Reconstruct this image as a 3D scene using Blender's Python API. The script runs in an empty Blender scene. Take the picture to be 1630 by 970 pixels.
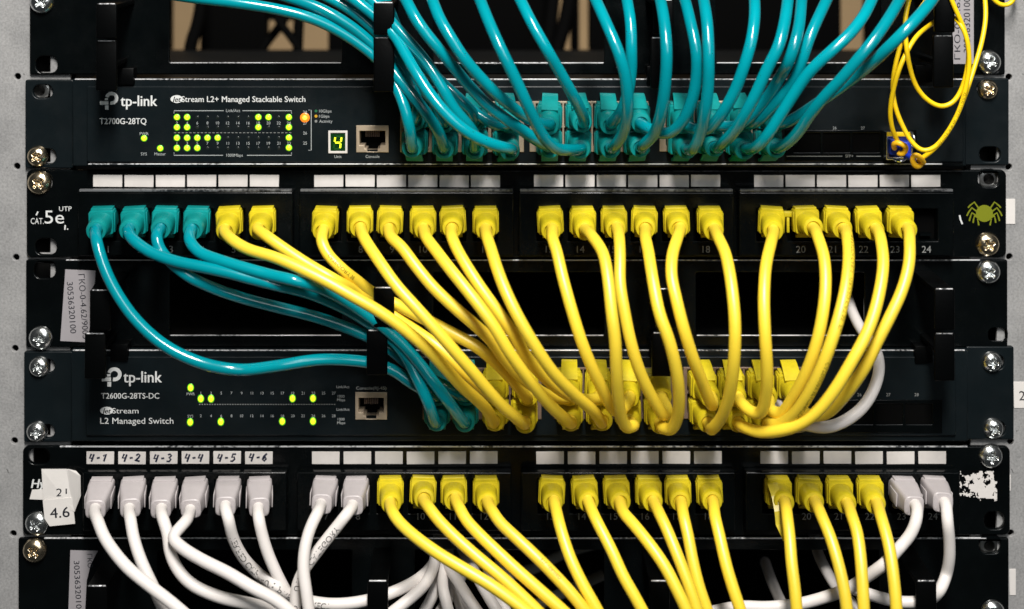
import bpy, bmesh, math, random
from mathutils import Vector, Matrix, noise
random.seed(7)
S = bpy.context.scene
COL = S.collection

# ------------------------------------------------------------------ camera
W, H = 1630.0, 970.0                 # the photograph's pixel grid, used as a ruler
FOC = 2400.0                         # focal length in those pixels
PPX, PPY = 780.0, -200.0             # principal point (lens shifted down, camera level with the rack's top)
PITCH = math.radians(1.2)
CAM = Vector((-0.0108, -0.741, 0.196))
cam_d = bpy.data.cameras.new('camera')
cam = bpy.data.objects.new('camera', cam_d)
COL.objects.link(cam)
cam_d.sensor_fit = 'HORIZONTAL'
cam_d.sensor_width = 36.0
cam_d.lens = 36.0 * FOC / W
cam_d.shift_x = (W / 2 - PPX) / W
cam_d.shift_y = (PPY - H / 2) / W
cam_d.clip_start = 0.02
cam_d.clip_end = 20
cam.location = CAM
cam.rotation_euler = (math.pi / 2 + PITCH, 0, 0)
cam_d.dof.use_dof = True
cam_d.dof.focus_distance = 0.715
cam_d.dof.aperture_fstop = 5.0
S.camera = cam
CROT = cam.rotation_euler.to_matrix()

def P(px, py, d=0.0):
    """point on the plane d millimetres in front of the rack"""
    v = CROT @ Vector(((px - PPX) / FOC, -(py - PPY) / FOC, -1.0))
    t = (-d * 0.001 - CAM.y) / v.y
    return CAM + v * t

# ------------------------------------------------------------------ light
wd = bpy.data.worlds.new('World'); S.world = wd; wd.use_nodes = True
wd.node_tree.nodes['Background'].inputs[0].default_value = (0.9, 0.97, 1.0, 1)
wd.node_tree.nodes['Background'].inputs[1].default_value = 0.03
def area(name, loc, target, size, power, col, sy=None):
    l = bpy.data.lights.new(name, 'AREA'); l.energy = power; l.color = col
    l.shape = 'RECTANGLE'; l.size = size; l.size_y = sy or size
    o = bpy.data.objects.new(name, l); COL.objects.link(o); o.location = loc
    o.rotation_euler = (Vector(target) - Vector(loc)).to_track_quat('-Z', 'Y').to_euler()
    return o
area('key_lamp', (0.03, -0.90, 1.02), (0, 0, -0.02), 0.15, 31.5, (1.0, 0.965, 0.92), 0.50)
area('fill_lamp', (0.45, -1.45, 0.78), (0, 0, 0), 0.8, 7.0, (0.94, 0.98, 1.0))  # added fill to lift the shadows, not a lamp of the room
area('room_lamp', (0.1, 0.62, -0.30), (0.1, 1.0, 0.06), 0.5, 0.85, (1.0, 0.85, 0.62))
S.view_settings.view_transform = 'Standard'
S.view_settings.look = 'None'
S.view_settings.gamma = 1.0
S.view_settings.exposure = 0.0
S.render.engine = 'CYCLES'
S.cycles.max_bounces = 6

# ------------------------------------------------------------------ materials
def mat(name, col, rough=0.5, spec=0.5, metal=0.0, bump=0.0, bscale=1500.0, var=0.0, vscale=60.0,
        emit=None, estr=0.0, coat=0.0, trans=0.0, rnd=0.0, rvar=0.0):
    m = bpy.data.materials.new(name); m.use_nodes = True
    nt = m.node_tree; b = nt.nodes['Principled BSDF']
    b.inputs['Base Color'].default_value = (*col, 1)
    b.inputs['Roughness'].default_value = rough
    b.inputs['Specular IOR Level'].default_value = spec
    b.inputs['Metallic'].default_value = metal
    b.inputs['Coat Weight'].default_value = coat
    b.inputs['Transmission Weight'].default_value = trans
    if emit:
        b.inputs['Emission Color'].default_value = (*emit, 1)
        b.inputs['Emission Strength'].default_value = estr
    if bump or var:
        tc = nt.nodes.new('ShaderNodeTexCoord')
    if bump:
        n = nt.nodes.new('ShaderNodeTexNoise'); n.inputs['Scale'].default_value = bscale
        n.inputs['Detail'].default_value = 3
        bp = nt.nodes.new('ShaderNodeBump'); bp.inputs['Strength'].default_value = bump
        bp.inputs['Distance'].default_value = 0.0003
        nt.links.new(tc.outputs['Object'], n.inputs['Vector'])
        nt.links.new(n.outputs['Fac'], bp.inputs['Height'])
        nt.links.new(bp.outputs['Normal'], b.inputs['Normal'])
    if var:
        n2 = nt.nodes.new('ShaderNodeTexNoise'); n2.inputs['Scale'].default_value = vscale
        n2.inputs['Detail'].default_value = 6; n2.inputs['Roughness'].default_value = 0.65
        r = nt.nodes.new('ShaderNodeValToRGB')
        r.color_ramp.elements[0].position = 0.3; r.color_ramp.elements[1].position = 0.7
        r.color_ramp.elements[0].color = tuple(c * (1 - var) for c in col) + (1,)
        r.color_ramp.elements[1].color = tuple(min(1, c * (1 + var)) for c in col) + (1,)
        nt.links.new(tc.outputs['Object'], n2.inputs['Vector'])
        nt.links.new(n2.outputs['Fac'], r.inputs['Fac'])
        nt.links.new(r.outputs['Color'], b.inputs['Base Color'])
        if rnd:     # every cable and plug comes from its own batch
            oi = nt.nodes.new('ShaderNodeObjectInfo'); mr = nt.nodes.new('ShaderNodeMapRange')
            mr.inputs['To Min'].default_value = 1 - rnd; mr.inputs['To Max'].default_value = 1 + rnd * .4
            hs = nt.nodes.new('ShaderNodeHueSaturation')
            nt.links.new(oi.outputs['Random'], mr.inputs['Value']); nt.links.new(mr.outputs['Result'], hs.inputs['Value'])
            nt.links.new(r.outputs['Color'], hs.inputs['Color']); nt.links.new(hs.outputs['Color'], b.inputs['Base Color'])
    if rvar:        # dust and finger marks: uneven gloss
        n3 = nt.nodes.new('ShaderNodeTexNoise'); n3.inputs['Scale'].default_value = 55; n3.inputs['Detail'].default_value = 7
        n3.inputs['Roughness'].default_value = .7
        m3 = nt.nodes.new('ShaderNodeMapRange'); m3.inputs['From Min'].default_value = .35; m3.inputs['From Max'].default_value = .65
        m3.inputs['To Min'].default_value = rough - rvar * .4; m3.inputs['To Max'].default_value = rough + rvar
        nt.links.new(tc.outputs['Object'], n3.inputs['Vector']); nt.links.new(n3.outputs['Fac'], m3.inputs['Value'])
        nt.links.new(m3.outputs['Result'], b.inputs['Roughness'])
    return m

M = {}
M['panel'] = mat('black_powder_coat', (0.0013, 0.0020, 0.0022), 0.20, 0.24, bump=0.16, bscale=1500, var=0.3, vscale=40, rvar=.10)
M['switch'] = mat('switch_dark_paint', (0.0040, 0.0068, 0.0082), 0.32, 0.26, bump=0.15, bscale=2500, var=0.15, vscale=30, rvar=.10)
M['module'] = mat('black_abs', (0.0012, 0.0019, 0.0021), 0.20, 0.22, bump=0.1, bscale=900, var=0.25, vscale=80, rvar=.10)
M['ring'] = mat('black_nylon', (0.0007, 0.0009, 0.001), 0.40, 0.10, bump=0.15, bscale=700)
M['hole'] = mat('dark_void', (0.0012, 0.0012, 0.0012), 0.9, 0.05)
M['chassis'] = mat('chassis_black', (0.004, 0.0042, 0.004), 0.6, 0.2, var=0.3)
M['teal'] = mat('teal_pvc', (0.0, 0.255, 0.305), 0.17, 0.6, bump=0.06, bscale=260, var=0.07, vscale=40, rnd=.14)
M['teal_plug'] = mat('teal_plug', (0.002, 0.23, 0.222), 0.36, 0.45, bump=0.12, bscale=450, var=0.14, vscale=170, rnd=.16)
M['yellow'] = mat('yellow_pvc', (0.92, 0.67, 0.040), 0.42, 1.0, bump=0.06, bscale=260, var=0.06, vscale=40, rnd=.10)
M['yellow_plug'] = mat('yellow_plug', (0.58, 0.465, 0.012), 0.40, 0.5, bump=0.12, bscale=450, var=0.14, vscale=170, rnd=.16)
M['white'] = mat('white_pvc', (0.70, 0.66, 0.63), 0.45, 0.4, bump=0.05, bscale=300, var=0.05, vscale=40)
M['white_plug'] = mat('white_plug', (0.43, 0.395, 0.395), 0.42, 0.45, bump=0.06, bscale=600, var=0.06, vscale=120)
M['grey'] = mat('grey_pvc', (0.30, 0.29, 0.26), 0.45, 0.4, var=0.05)
M['fibre'] = mat('fibre_yellow', (0.88, 0.59, 0.006), 0.38, 0.45, var=0.04)
M['boot'] = mat('boot_amber', (0.90, 0.50, 0.015), 0.4, 0.45, var=0.06)
M['blue'] = mat('connector_blue', (0.008, 0.035, 0.42), 0.35, 0.5, bump=0.05, bscale=500)
M['paper'] = mat('label_paper', (0.62, 0.585, 0.555), 0.55, 0.3, bump=0.1, bscale=1200, var=0.07, vscale=110, rnd=.10)
M['sticker'] = mat('sticker_paper', (0.31, 0.292, 0.305), 0.6, 0.3, bump=0.1, bscale=600, var=0.06, vscale=50)
M['sticker_white'] = mat('sticker_white', (0.66, 0.63, 0.60), 0.6, 0.3, bump=0.1, bscale=600, var=0.05, vscale=60)
M['ink'] = mat('black_ink', (0.012, 0.014, 0.02), 0.6, 0.2)
M['pen'] = mat('pen_ink', (0.008, 0.012, 0.03), 0.5, 0.3)
M['print'] = mat('cable_print', (0.055, 0.055, 0.055), 0.6, 0.2)
M['print_y'] = mat('cable_print_yellow', (0.20, 0.145, 0.006), 0.6, 0.2)
M['silk'] = mat('silk_screen', (0.62, 0.63, 0.62), 0.6, 0.2)
M['silk_dim'] = mat('silk_screen_small', (0.34, 0.36, 0.36), 0.6, 0.2)
M['num'] = mat('moulded_number', (0.2, 0.205, 0.2), 0.5, 0.3)
M['spider'] = mat('olive_print', (0.17, 0.19, 0.008), 0.5, 0.3)
M['zinc'] = mat('zinc_screw', (0.74, 0.76, 0.75), 0.24, 0.5, 1.0, bump=0.12, bscale=500, var=0.12, vscale=300)
M['brass'] = mat('passivated_screw', (0.72, 0.60, 0.42), 0.24, 0.5, 1.0, bump=0.12, bscale=500, var=0.15, vscale=300)
M['shield'] = mat('tin_shield', (0.46, 0.37, 0.27), 0.36, 0.5, 0.4, bump=0.15, bscale=400, var=0.15, vscale=120)
M['shield2'] = mat('copper_shield', (0.22, 0.155, 0.12), 0.4, 0.5, 0.5, bump=0.15, bscale=400, var=0.15, vscale=120)
M['nut'] = mat('steel_nut', (0.5, 0.5, 0.48), 0.3, 0.5, 1.0, var=0.1, vscale=200)
M['led_on'] = mat('led_yellow', (0.6, 0.7, 0.02), 0.3, emit=(1.0, 0.90, 0.02), estr=1.1)
M['led_rim'] = mat('led_green', (0.1, 0.5, 0.02), 0.3, emit=(0.10, 0.50, 0.01), estr=0.55)
M['led_amber'] = mat('led_amber', (0.9, 0.4, 0.02), 0.3, emit=(1.0, 0.50, 0.06), estr=1.6)
M['led_amber_rim'] = mat('led_amber_rim', (0.8, 0.2, 0.02), 0.3, emit=(1.0, 0.20, 0.005), estr=0.7)
M['led_off'] = mat('led_off', (0.012, 0.016, 0.016), 0.25)
M['legend_green'] = mat('legend_green', (0.01, 0.12, 0.05), 0.5)
M['legend_amber'] = mat('legend_amber', (0.5, 0.27, 0.01), 0.5)
M['display'] = mat('display_green', (0.004, 0.03, 0.006), 0.2)
M['seg_off'] = mat('segment_off', (0.01, 0.06, 0.01), 0.3)
M['seg'] = mat('segment_lit', (0.7, 0.9, 0.02), 0.3, emit=(0.85, 1.0, 0.03), estr=1.1)
M['beige'] = mat('beige_wall', (0.37, 0.26, 0.145), 0.8, 0.2, bump=0.1, bscale=300, var=0.06, vscale=20)
M['black_cable'] = mat('black_pvc', (0.001, 0.001, 0.001), 0.8, 0.05)
M['clear'] = mat('olive_clear_plug', (0.40, 0.36, 0.04), 0.3, 0.5, var=0.2, vscale=200)

def rail_mat():
    m = mat('grey_rail_paint', (0.40, 0.385, 0.365), 0.55, 0.35)
    nt = m.node_tree; b = nt.nodes['Principled BSDF']
    tc = nt.nodes.new('ShaderNodeTexCoord')
    def nz(sc, det):
        n = nt.nodes.new('ShaderNodeTexNoise'); n.inputs['Scale'].default_value = sc
        n.inputs['Detail'].default_value = det; n.inputs['Roughness'].default_value = 0.6
        nt.links.new(tc.outputs['Object'], n.inputs['Vector']); return n
    a = nz(45, 5); c = nz(900, 4); s = nz(260, 2)
    r = nt.nodes.new('ShaderNodeValToRGB')
    r.color_ramp.elements[0].position = .34; r.color_ramp.elements[1].position = .66
    r.color_ramp.elements[0].color = (.235, .234, .233, 1); r.color_ramp.elements[1].color = (.325, .322, .318, 1)
    nt.links.new(a.outputs['Fac'], r.inputs['Fac'])
    r2 = nt.nodes.new('ShaderNodeValToRGB')
    r2.color_ramp.elements[0].position = .35; r2.color_ramp.elements[1].position = .62
    r2.color_ramp.elements[0].color = (.80, .80, .80, 1); r2.color_ramp.elements[1].color = (1.08, 1.08, 1.08, 1)
    nt.links.new(c.outputs['Fac'], r2.inputs['Fac'])
    mx = nt.nodes.new('ShaderNodeMix'); mx.data_type = 'RGBA'; mx.blend_type = 'MULTIPLY'
    mx.inputs[0].default_value = 1
    nt.links.new(r.outputs['Color'], mx.inputs[6]); nt.links.new(r2.outputs['Color'], mx.inputs[7])
    r3 = nt.nodes.new('ShaderNodeValToRGB')
    r3.color_ramp.elements[0].position = .25; r3.color_ramp.elements[1].position = .30
    r3.color_ramp.elements[0].color = (.2, .2, .2, 1); r3.color_ramp.elements[1].color = (1, 1, 1, 1)
    nt.links.new(s.outputs['Fac'], r3.inputs['Fac'])
    mx2 = nt.nodes.new('ShaderNodeMix'); mx2.data_type = 'RGBA'; mx2.blend_type = 'MULTIPLY'
    mx2.inputs[0].default_value = .8
    nt.links.new(mx.outputs[2], mx2.inputs[6]); nt.links.new(r3.outputs['Color'], mx2.inputs[7])
    nt.links.new(mx2.outputs[2], b.inputs['Base Color'])
    bp = nt.nodes.new('ShaderNodeBump'); bp.inputs['Strength'].default_value = .3; bp.inputs['Distance'].default_value = .0003
    nt.links.new(c.outputs['Fac'], bp.inputs['Height']); nt.links.new(bp.outputs['Normal'], b.inputs['Normal'])
    return m
M['rail'] = rail_mat()

# ------------------------------------------------------------------ object helpers
def link(o, parent=None):
    COL.objects.link(o)
    if parent is not None: o.parent = parent
    return o
def thing(name, label, cat, loc=(0, 0, 0), group=None):
    o = bpy.data.objects.new(name, None); o.empty_display_size = 0.01
    o.location = loc; link(o)
    o['label'] = label; o['category'] = cat
    if group: o['group'] = group
    return o
def tag(o, label, cat, group=None):
    o['label'] = label; o['category'] = cat
    if group: o['group'] = group
    return o
def origin_of(p):
    v = Vector((0, 0, 0))
    while p is not None:
        v = v + Vector(p.location); p = p.parent
    return v

class MB:
    """collects world-space faces, then links them as one mesh object"""
    def __init__(s): s.v = []; s.f = []; s.m = []; s.mats = []; s.sm = []
    def mi(s, m):
        if m not in s.mats: s.mats.append(m)
        return s.mats.index(m)
    def add(s, vs, fs, m, smooth=False):
        k = len(s.v); i = s.mi(m)
        s.v += [Vector(v) for v in vs]
        for f in fs:
            s.f.append([a + k for a in f]); s.m.append(i); s.sm.append(smooth)
        return s
    def bm(s, b, m, smooth=False):
        b.verts.index_update()
        s.add([v.co.copy() for v in b.verts], [[v.index for v in f.verts] for f in b.faces], m, smooth)
        b.free(); return s
    def box(s, x0, x1, y0, y1, d0, d1, m, bev=0.0, seg=2, world=False):
        """pixel rectangle measured on its own front face, from depth d0 to d1 (mm)"""
        a = P(x0, y1, d1); c = P(x1, y0, d1)
        return s.wbox(a.x, c.x, -d1 * .001, -d0 * .001, a.z, c.z, m, bev, seg)
    def wbox(s, X0, X1, Y0, Y1, Z0, Z1, m, bev=0.0, seg=2):
        b = bmesh.new(); bmesh.ops.create_cube(b, size=1)
        for v in b.verts:
            v.co = Vector(((X0 + X1) / 2 + v.co.x * (X1 - X0), (Y0 + Y1) / 2 + v.co.y * (Y1 - Y0), (Z0 + Z1) / 2 + v.co.z * (Z1 - Z0)))
        if bev: bmesh.ops.bevel(b, geom=b.edges[:], offset=bev * .001, segments=seg, profile=.5, affect='EDGES')
        return s.bm(b, m, bool(bev))
    def build(s, name, parent=None):
        o0 = origin_of(parent)
        me = bpy.data.meshes.new(name)
        me.from_pydata([v - o0 for v in s.v], [], s.f)
        for m in s.mats: me.materials.append(m)
        me.polygons.foreach_set('material_index', s.m)
        me.polygons.foreach_set('use_smooth', s.sm)
        me.update()
        if any(s.sm): me.set_sharp_from_angle(angle=math.radians(42))
        return link(bpy.data.objects.new(name, me), parent)

def eval_mesh(cu):
    o = bpy.data.objects.new('tmp', cu); COL.objects.link(o)
    dg = bpy.context.evaluated_depsgraph_get()
    me = bpy.data.meshes.new_from_object(o.evaluated_get(dg))
    vs = [v.co.copy() for v in me.vertices]; fs = [list(p.vertices) for p in me.polygons]
    bpy.data.objects.remove(o); bpy.data.meshes.remove(me); bpy.data.curves.remove(cu)
    return vs, fs

def rrect(x0, x1, y0, y1, r, n=5):
    r = min(r, (x1 - x0) / 2 - .01, (y1 - y0) / 2 - .01); out = []
    for cx, cy, a0 in ((x1 - r, y1 - r, 0), (x0 + r, y1 - r, 90), (x0 + r, y0 + r, 180), (x1 - r, y0 + r, 270)):
        for k in range(n + 1):
            a = math.radians(a0 + 90 * k / n); out.append((cx + r * math.cos(a), cy + r * math.sin(a)))
    return out
def circ(cx, cy, r, n=20): return [(cx + r * math.cos(2 * math.pi * k / n), cy + r * math.sin(2 * math.pi * k / n)) for k in range(n)]

def plate(mb, outlines, d0, d1, m, bev=0.5):
    """flat sheet with holes: pixel outlines on its front face, extruded between depths d0 and d1"""
    cu = bpy.data.curves.new('tmp', 'CURVE'); cu.dimensions = '2D'; cu.fill_mode = 'BOTH'
    for o in outlines:
        sp = cu.splines.new('POLY'); sp.points.add(len(o) - 1); sp.use_cyclic_u = True
        for p, q in zip(sp.points, o):
            w = P(q[0], q[1], d1); p.co = (w.x * 1000, w.z * 1000, 0, 1)
    th = (d1 - d0) / 2
    cu.extrude = th - bev; cu.bevel_depth = bev; cu.bevel_resolution = 2; cu.offset = -bev
    vs, fs = eval_mesh(cu)
    mid = (d0 + d1) / 2
    mb.add([Vector((v.x * .001, -(v.z + mid) * .001, v.y * .001)) for v in vs], fs, m, True)
    return mb

_tc = {}
def text_geo(s):
    if s not in _tc:
        cu = bpy.data.curves.new('tmp', 'FONT'); cu.body = s; cu.resolution_u = 3
        vs, fs = eval_mesh(cu)
        _tc[s] = (vs, fs)
    return _tc[s]
def text(mb, s, px, py, d, m, w=None, h=None, align='L', rot=0, shear=0, bold=0, fit=None):
    """px,py: left-middle (L), centre (C); w / h: pixel width / cap height"""
    vs, fs = text_geo(s)
    if not vs: return
    x0 = min(v.x for v in vs); x1 = max(v.x for v in vs)
    y0 = min(v.y for v in vs); y1 = max(v.y for v in vs)
    cap = 0.70
    sc = (w / (x1 - x0)) if w else h / cap
    scy = h / cap if (w and h) else sc
    c, sn = math.cos(math.radians(rot)), math.sin(math.radians(rot))
    ox = x0 if align == 'L' else (x0 + x1) / 2
    for rep in ([(0, 0)] if not bold else [(-bold, 0, ), (bold, 0), (0, bold * .6)]):
        out = []
        for v in vs:
            u = (v.x - ox) * sc + shear * (v.y - cap / 2) * scy + rep[0]; t = (v.y - cap / 2) * scy + rep[1]
            X = u * c - t * sn; Y = u * sn + t * c
            out.append(P(px + X, py - Y, d + .004 * ([(0, 0)] if not bold else [1, 2, 3]).index((0, 0)) if not bold else d + .005 * (1 if rep[0] < 0 else 2 if rep[0] > 0 else 3)))
        mb.add(out, fs, m)
def stroke(mb, pts, wd_px, d, m, closed=False):
    """flat ribbon along a pixel polyline"""
    n = len(pts); vs = []; fs = []
    for i, p in enumerate(pts):
        a = Vector(pts[max(0, i - 1)]); b = Vector(pts[min(n - 1, i + 1)])
        t = (b - a).normalized() if (b - a).length > 1e-6 else Vector((1, 0))
        nn = Vector((-t.y, t.x)) * wd_px / 2
        q = Vector(p)
        vs += [P(q.x + nn.x, q.y + nn.y, d), P(q.x - nn.x, q.y - nn.y, d)]
    for i in range(n - 1): fs.append([2 * i, 2 * i + 1, 2 * i + 3, 2 * i + 2])
    mb.add(vs, fs, m)
def disc(mb, px, py, r, d, m, n=20):
    vs = [P(px, py, d)] + [P(x, y, d) for x, y in circ(px, py, r, n)]
    mb.add(vs, [[0, k + 1, (k + 1) % n + 1] for k in range(n)], m)
def rect(mb, x0, x1, y0, y1, d, m):
    mb.add([P(x0, y0, d), P(x1, y0, d), P(x1, y1, d), P(x0, y1, d)], [[3, 2, 1, 0]], m)

# ------------------------------------------------------------------ sweep
def catmull(pts, per=9):
    n = len(pts); out = []
    for i in range(n - 1):
        p0 = pts[i - 1] if i else pts[0] * 2 - pts[1]
        p1, p2 = pts[i], pts[i + 1]
        p3 = pts[i + 2] if i + 2 < n else pts[-1] * 2 - pts[-2]
        t0 = 0; t1 = t0 + max((p1 - p0).length, 1e-6) ** .5; t2 = t1 + max((p2 - p1).length, 1e-6) ** .5; t3 = t2 + max((p3 - p2).length, 1e-6) ** .5
        k = max(3, min(per, int((p2 - p1).length / 0.0022) + 2))
        for j in range(k):
            t = t1 + (t2 - t1) * j / k
            A1 = p0 * ((t1 - t) / (t1 - t0)) + p1 * ((t - t0) / (t1 - t0))
            A2 = p1 * ((t2 - t) / (t2 - t1)) + p2 * ((t - t1) / (t2 - t1))
            A3 = p2 * ((t3 - t) / (t3 - t2)) + p3 * ((t - t2) / (t3 - t2))
            B1 = A1 * ((t2 - t) / (t2 - t0)) + A2 * ((t - t0) / (t2 - t0))
            B2 = A2 * ((t3 - t) / (t3 - t1)) + A3 * ((t - t1) / (t3 - t1))
            out.append(B1 * ((t2 - t) / (t2 - t1)) + B2 * ((t - t1) / (t2 - t1)))
    out.append(pts[-1].copy())
    # light smoothing keeps the jacket free of kinks
    for _ in range(3):
        o2 = [out[0]] + [(out[i - 1] + out[i] * 2 + out[i + 1]) / 4 for i in range(1, len(out) - 1)] + [out[-1]]
        out = o2
    return out
def tube(mb, path, r, m, n=14, caps=True):
    N = None; rings = []
    for i, c in enumerate(path):
        t = (path[min(i + 1, len(path) - 1)] - path[max(i - 1, 0)]).normalized()
        if N is None: N = t.orthogonal().normalized()
        N = (N - t * N.dot(t)).normalized(); B = t.cross(N)
        rr = r(i / (len(path) - 1)) if callable(r) else r
        rings.append([c + (N * math.cos(2 * math.pi * k / n) + B * math.sin(2 * math.pi * k / n)) * rr for k in range(n)])
    vs = [v for g in rings for v in g]; fs = []
    for i in range(len(rings) - 1):
        for k in range(n):
            fs.append([i * n + k, i * n + (k + 1) % n, (i + 1) * n + (k + 1) % n, (i + 1) * n + k])
    if caps:
        fs.append(list(range(n))[::-1]); fs.append([(len(rings) - 1) * n + k for k in range(n)])
    mb.add(vs, fs, m, True)
def wrap_text(mb, path, r, s, s0, h, m, ang=0.0, rev=False):
    """lettering printed round the jacket; s0 start (m along the path), h cap height (m)"""
    vs, fs = text_geo(s)
    L = [0]
    for a, b in zip(path, path[1:]): L.append(L[-1] + (b - a).length)
    sc = h / .70
    xm = max(v.x for v in vs)
    out = []
    for v in vs:
        x = (xm - v.x) * sc if rev else v.x * sc
        q = s0 + x; i = 0
        lo, hi = 0, len(L) - 2
        while lo < hi:
            mid = (lo + hi + 1) // 2
            if L[mid] <= q: lo = mid
            else: hi = mid - 1
        i = lo
        f = (q - L[i]) / max(L[i + 1] - L[i], 1e-9)
        c = path[i].lerp(path[i + 1], f)
        t0 = (path[min(i + 1, len(path) - 1)] - path[max(i - 1, 0)]); t1 = (path[min(i + 2, len(path) - 1)] - path[i])
        t = t0.lerp(t1, f).normalized()
        Nn = Vector((0, -1, 0)); Nn = (Nn - t * Nn.dot(t)).normalized(); B = Nn.cross(t)
        a = ang + (v.y - .35) * sc / r * (1 if rev else -1)
        out.append(c + (Nn * math.cos(a) + B * math.sin(a)) * (r + .00006))
    mb.add(out, fs, m)

# ------------------------------------------------------------------ setting behind the rack
def structure(o): o['kind'] = 'structure'; return o
b = MB(); b.wbox(-1.2, 1.2, 1.0, 1.02, -1.2, 1.2, M['beige']); structure(b.build('back_wall'))

# ------------------------------------------------------------------ rack rails
UY = [-163, -20, 123, 267, 411, 556, 703, 851, 998]          # unit boundaries in pixels
def slot_rows():
    out = []
    for a, c in zip(UY, UY[1:]):
        for f in (.15, .5, .85): out.append(a + (c - a) * f)
    return out
def rail(x0, x1, hx, dots, label, marks):
    t = thing('rack_rail', label, 'rack rail', P((x0 + x1) / 2, 1100, 0), 'grey rack rails')
    mb = MB()
    o = [[(x0, -170), (x1, -170), (x1, 1110), (x0, 1110)]]
    for y in slot_rows():
        o.append(rrect(hx - 14, hx + 14, y - 14, y + 14, 2, 2))
    for x, y in dots: o.append(circ(x, y, 5.2))
    plate(mb, o, -2.2, 0, M['rail'], .35)
    a = P(x0, 0, 0); c = P(x1, 0, 0)
    z0 = P(0, 1110, 0).z; z1 = P(0, -170, 0).z
    X = a.x if x0 < 400 else c.x
    mb.wbox(X - .001, X + .001, .0024, .060, z0, z1, M['rail'])
    mb.build('flange', t)
    for (sx0, sx1, sy0, sy1) in marks:
        k = MB(); k.box(sx0, sx1, sy0, sy1, .05, .35, M['sticker_white'], .1, 1); k.build('sticker', t)
    # dark strip painting in the unlit interior behind the holes
    k = MB(); k.wbox(P(x0 + 4, 0, 0).x, P(x1 - 4, 0, 0).x, .014, .016, z0, z1, M['chassis']); k.build('interior_shade', t)
    return t
rail(-60, 112, 66, [(28, 122), (27, 265), (25.5, 410), (24, 555), (23, 702), (21, 850), (19, 998)],
     'speckled grey rack rail along the left side, with a column of small round holes', [])
rr = rail(1545, 1715, 1573, [(1606, 123), (1606, 266), (1607, 409), (1608, 557), (1609, 703), (1609, 849)],
     'speckled grey rack rail along the right side, carrying small white stickers',
     [(1600, 1616, 317, 357), (1614, 1640, 608, 650), (1607, 1617, 906, 948), (1603, 1609, 756, 782)])
k = MB(); text(k, '2', 1627, 630, .42, M['ink'], h=15, align='C'); k.build('lettering', rr)

# ------------------------------------------------------------------ cable organisers
def slot(cx, cy, w=34, h=27): return rrect(cx - w / 2, cx + w / 2, cy - h / 2, cy + h / 2, 11, 5)
def organiser(y0, y1, x0, x1, wins, slots, rings, label):
    t = thing('cable_organiser', label, 'cable organiser', P((x0 + x1) / 2, y1, 1), 'black cable organiser panels')
    o = [rrect(x0, x1, y0, y1, 3, 3)] + [rrect(a, c, e, f, 3, 2) for a, c, e, f in wins] + [slot(*s) for s in slots]
    mb = MB(); plate(mb, o, .2, 2.4, M['panel'], .55); mb.build('panel', t)
    for (xf, ya, yb, yc, yd, sh) in rings:
        # upper finger: arm out from the panel, then a strip hanging down; lower finger mirrors it
        for (za, zb, up, dx, dep) in ((ya, yb, True, 0, 39.0), (yc, yd, False, sh, 36.5)):
            fx0, fx1 = xf - 16.5 + dx, xf + 16.5 + dx
            a = P(fx0, za, dep); c = P(fx1, zb, dep)
            m2 = MB()
            m2.wbox(a.x, c.x, -dep * .001, -(dep - 2.2) * .001, c.z, a.z, M['ring'], .7, 3)
            if up: m2.wbox(a.x + .0002, c.x - .0002, -(dep - 2.21) * .001, -.0025, a.z - .0026, a.z - .0003, M['ring'], .4, 2)
            else: m2.wbox((a.x + c.x) / 2 - .0018, (a.x + c.x) / 2 + .0018, -(dep - 2.21) * .001, -.0025, c.z + .0100, c.z + .0122, M['ring'], .4, 2)
            m2.build('ring_finger', t)
        q = 780 + (xf - 780) * .953; fy = -150 + (yd + 150) * .958
        m3 = MB(); m3.box(q - 13, q + 15, fy - 24, fy + 3, 2.3, 9.5, M['ring'], .5, 2); m3.build('ring_foot', t)
    return t
XS = (168, 611, 1050, 1503)
organiser(-36, 119, 47, 1600, [(270, 544, -26, 100), (690, 962, -26, 100), (1140, 1402, -26, 100)],
          [(74, 103), (1575, 103)],
          [(169, 6, 62, 65, 145, 0), (611, 4, 56, 60, 147, 0), (1056, 0, 54, 60, 142, -4), (1504, -6, 52, 57, 140, -2)],
          'black cable organiser panel at the very top, under the teal cables')
organiser(414, 553, 41, 1604, [(270, 544, 434, 534), (690, 962, 434, 534), (1108, 1376, 434, 534)],
          [(71, 430), (1588, 533)],
          [(159, 462, 527, 531, 604, -8), (611, 458, 522, 526, 598, -11), (1060, 460, 524, 530, 600, -6), (1504, 460, 526, 531, 607, 0)],
          'black cable organiser panel between the upper patch panel and the lower switch')
organiser(857, 1000, 29, 1606, [(250, 560, 876, 976), (660, 962, 876, 976), (1108, 1400, 876, 976)],
          [(1576, 868), (60, 985)],
          [(154, 933, 1000, 1004, 1080, 0), (601, 925, 990, 994, 1070, 0), (1050, 925, 990, 994, 1070, 0), (1475, 925, 995, 999, 1075, 0)],
          'black cable organiser panel at the bottom, under the lower patch panel')

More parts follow.
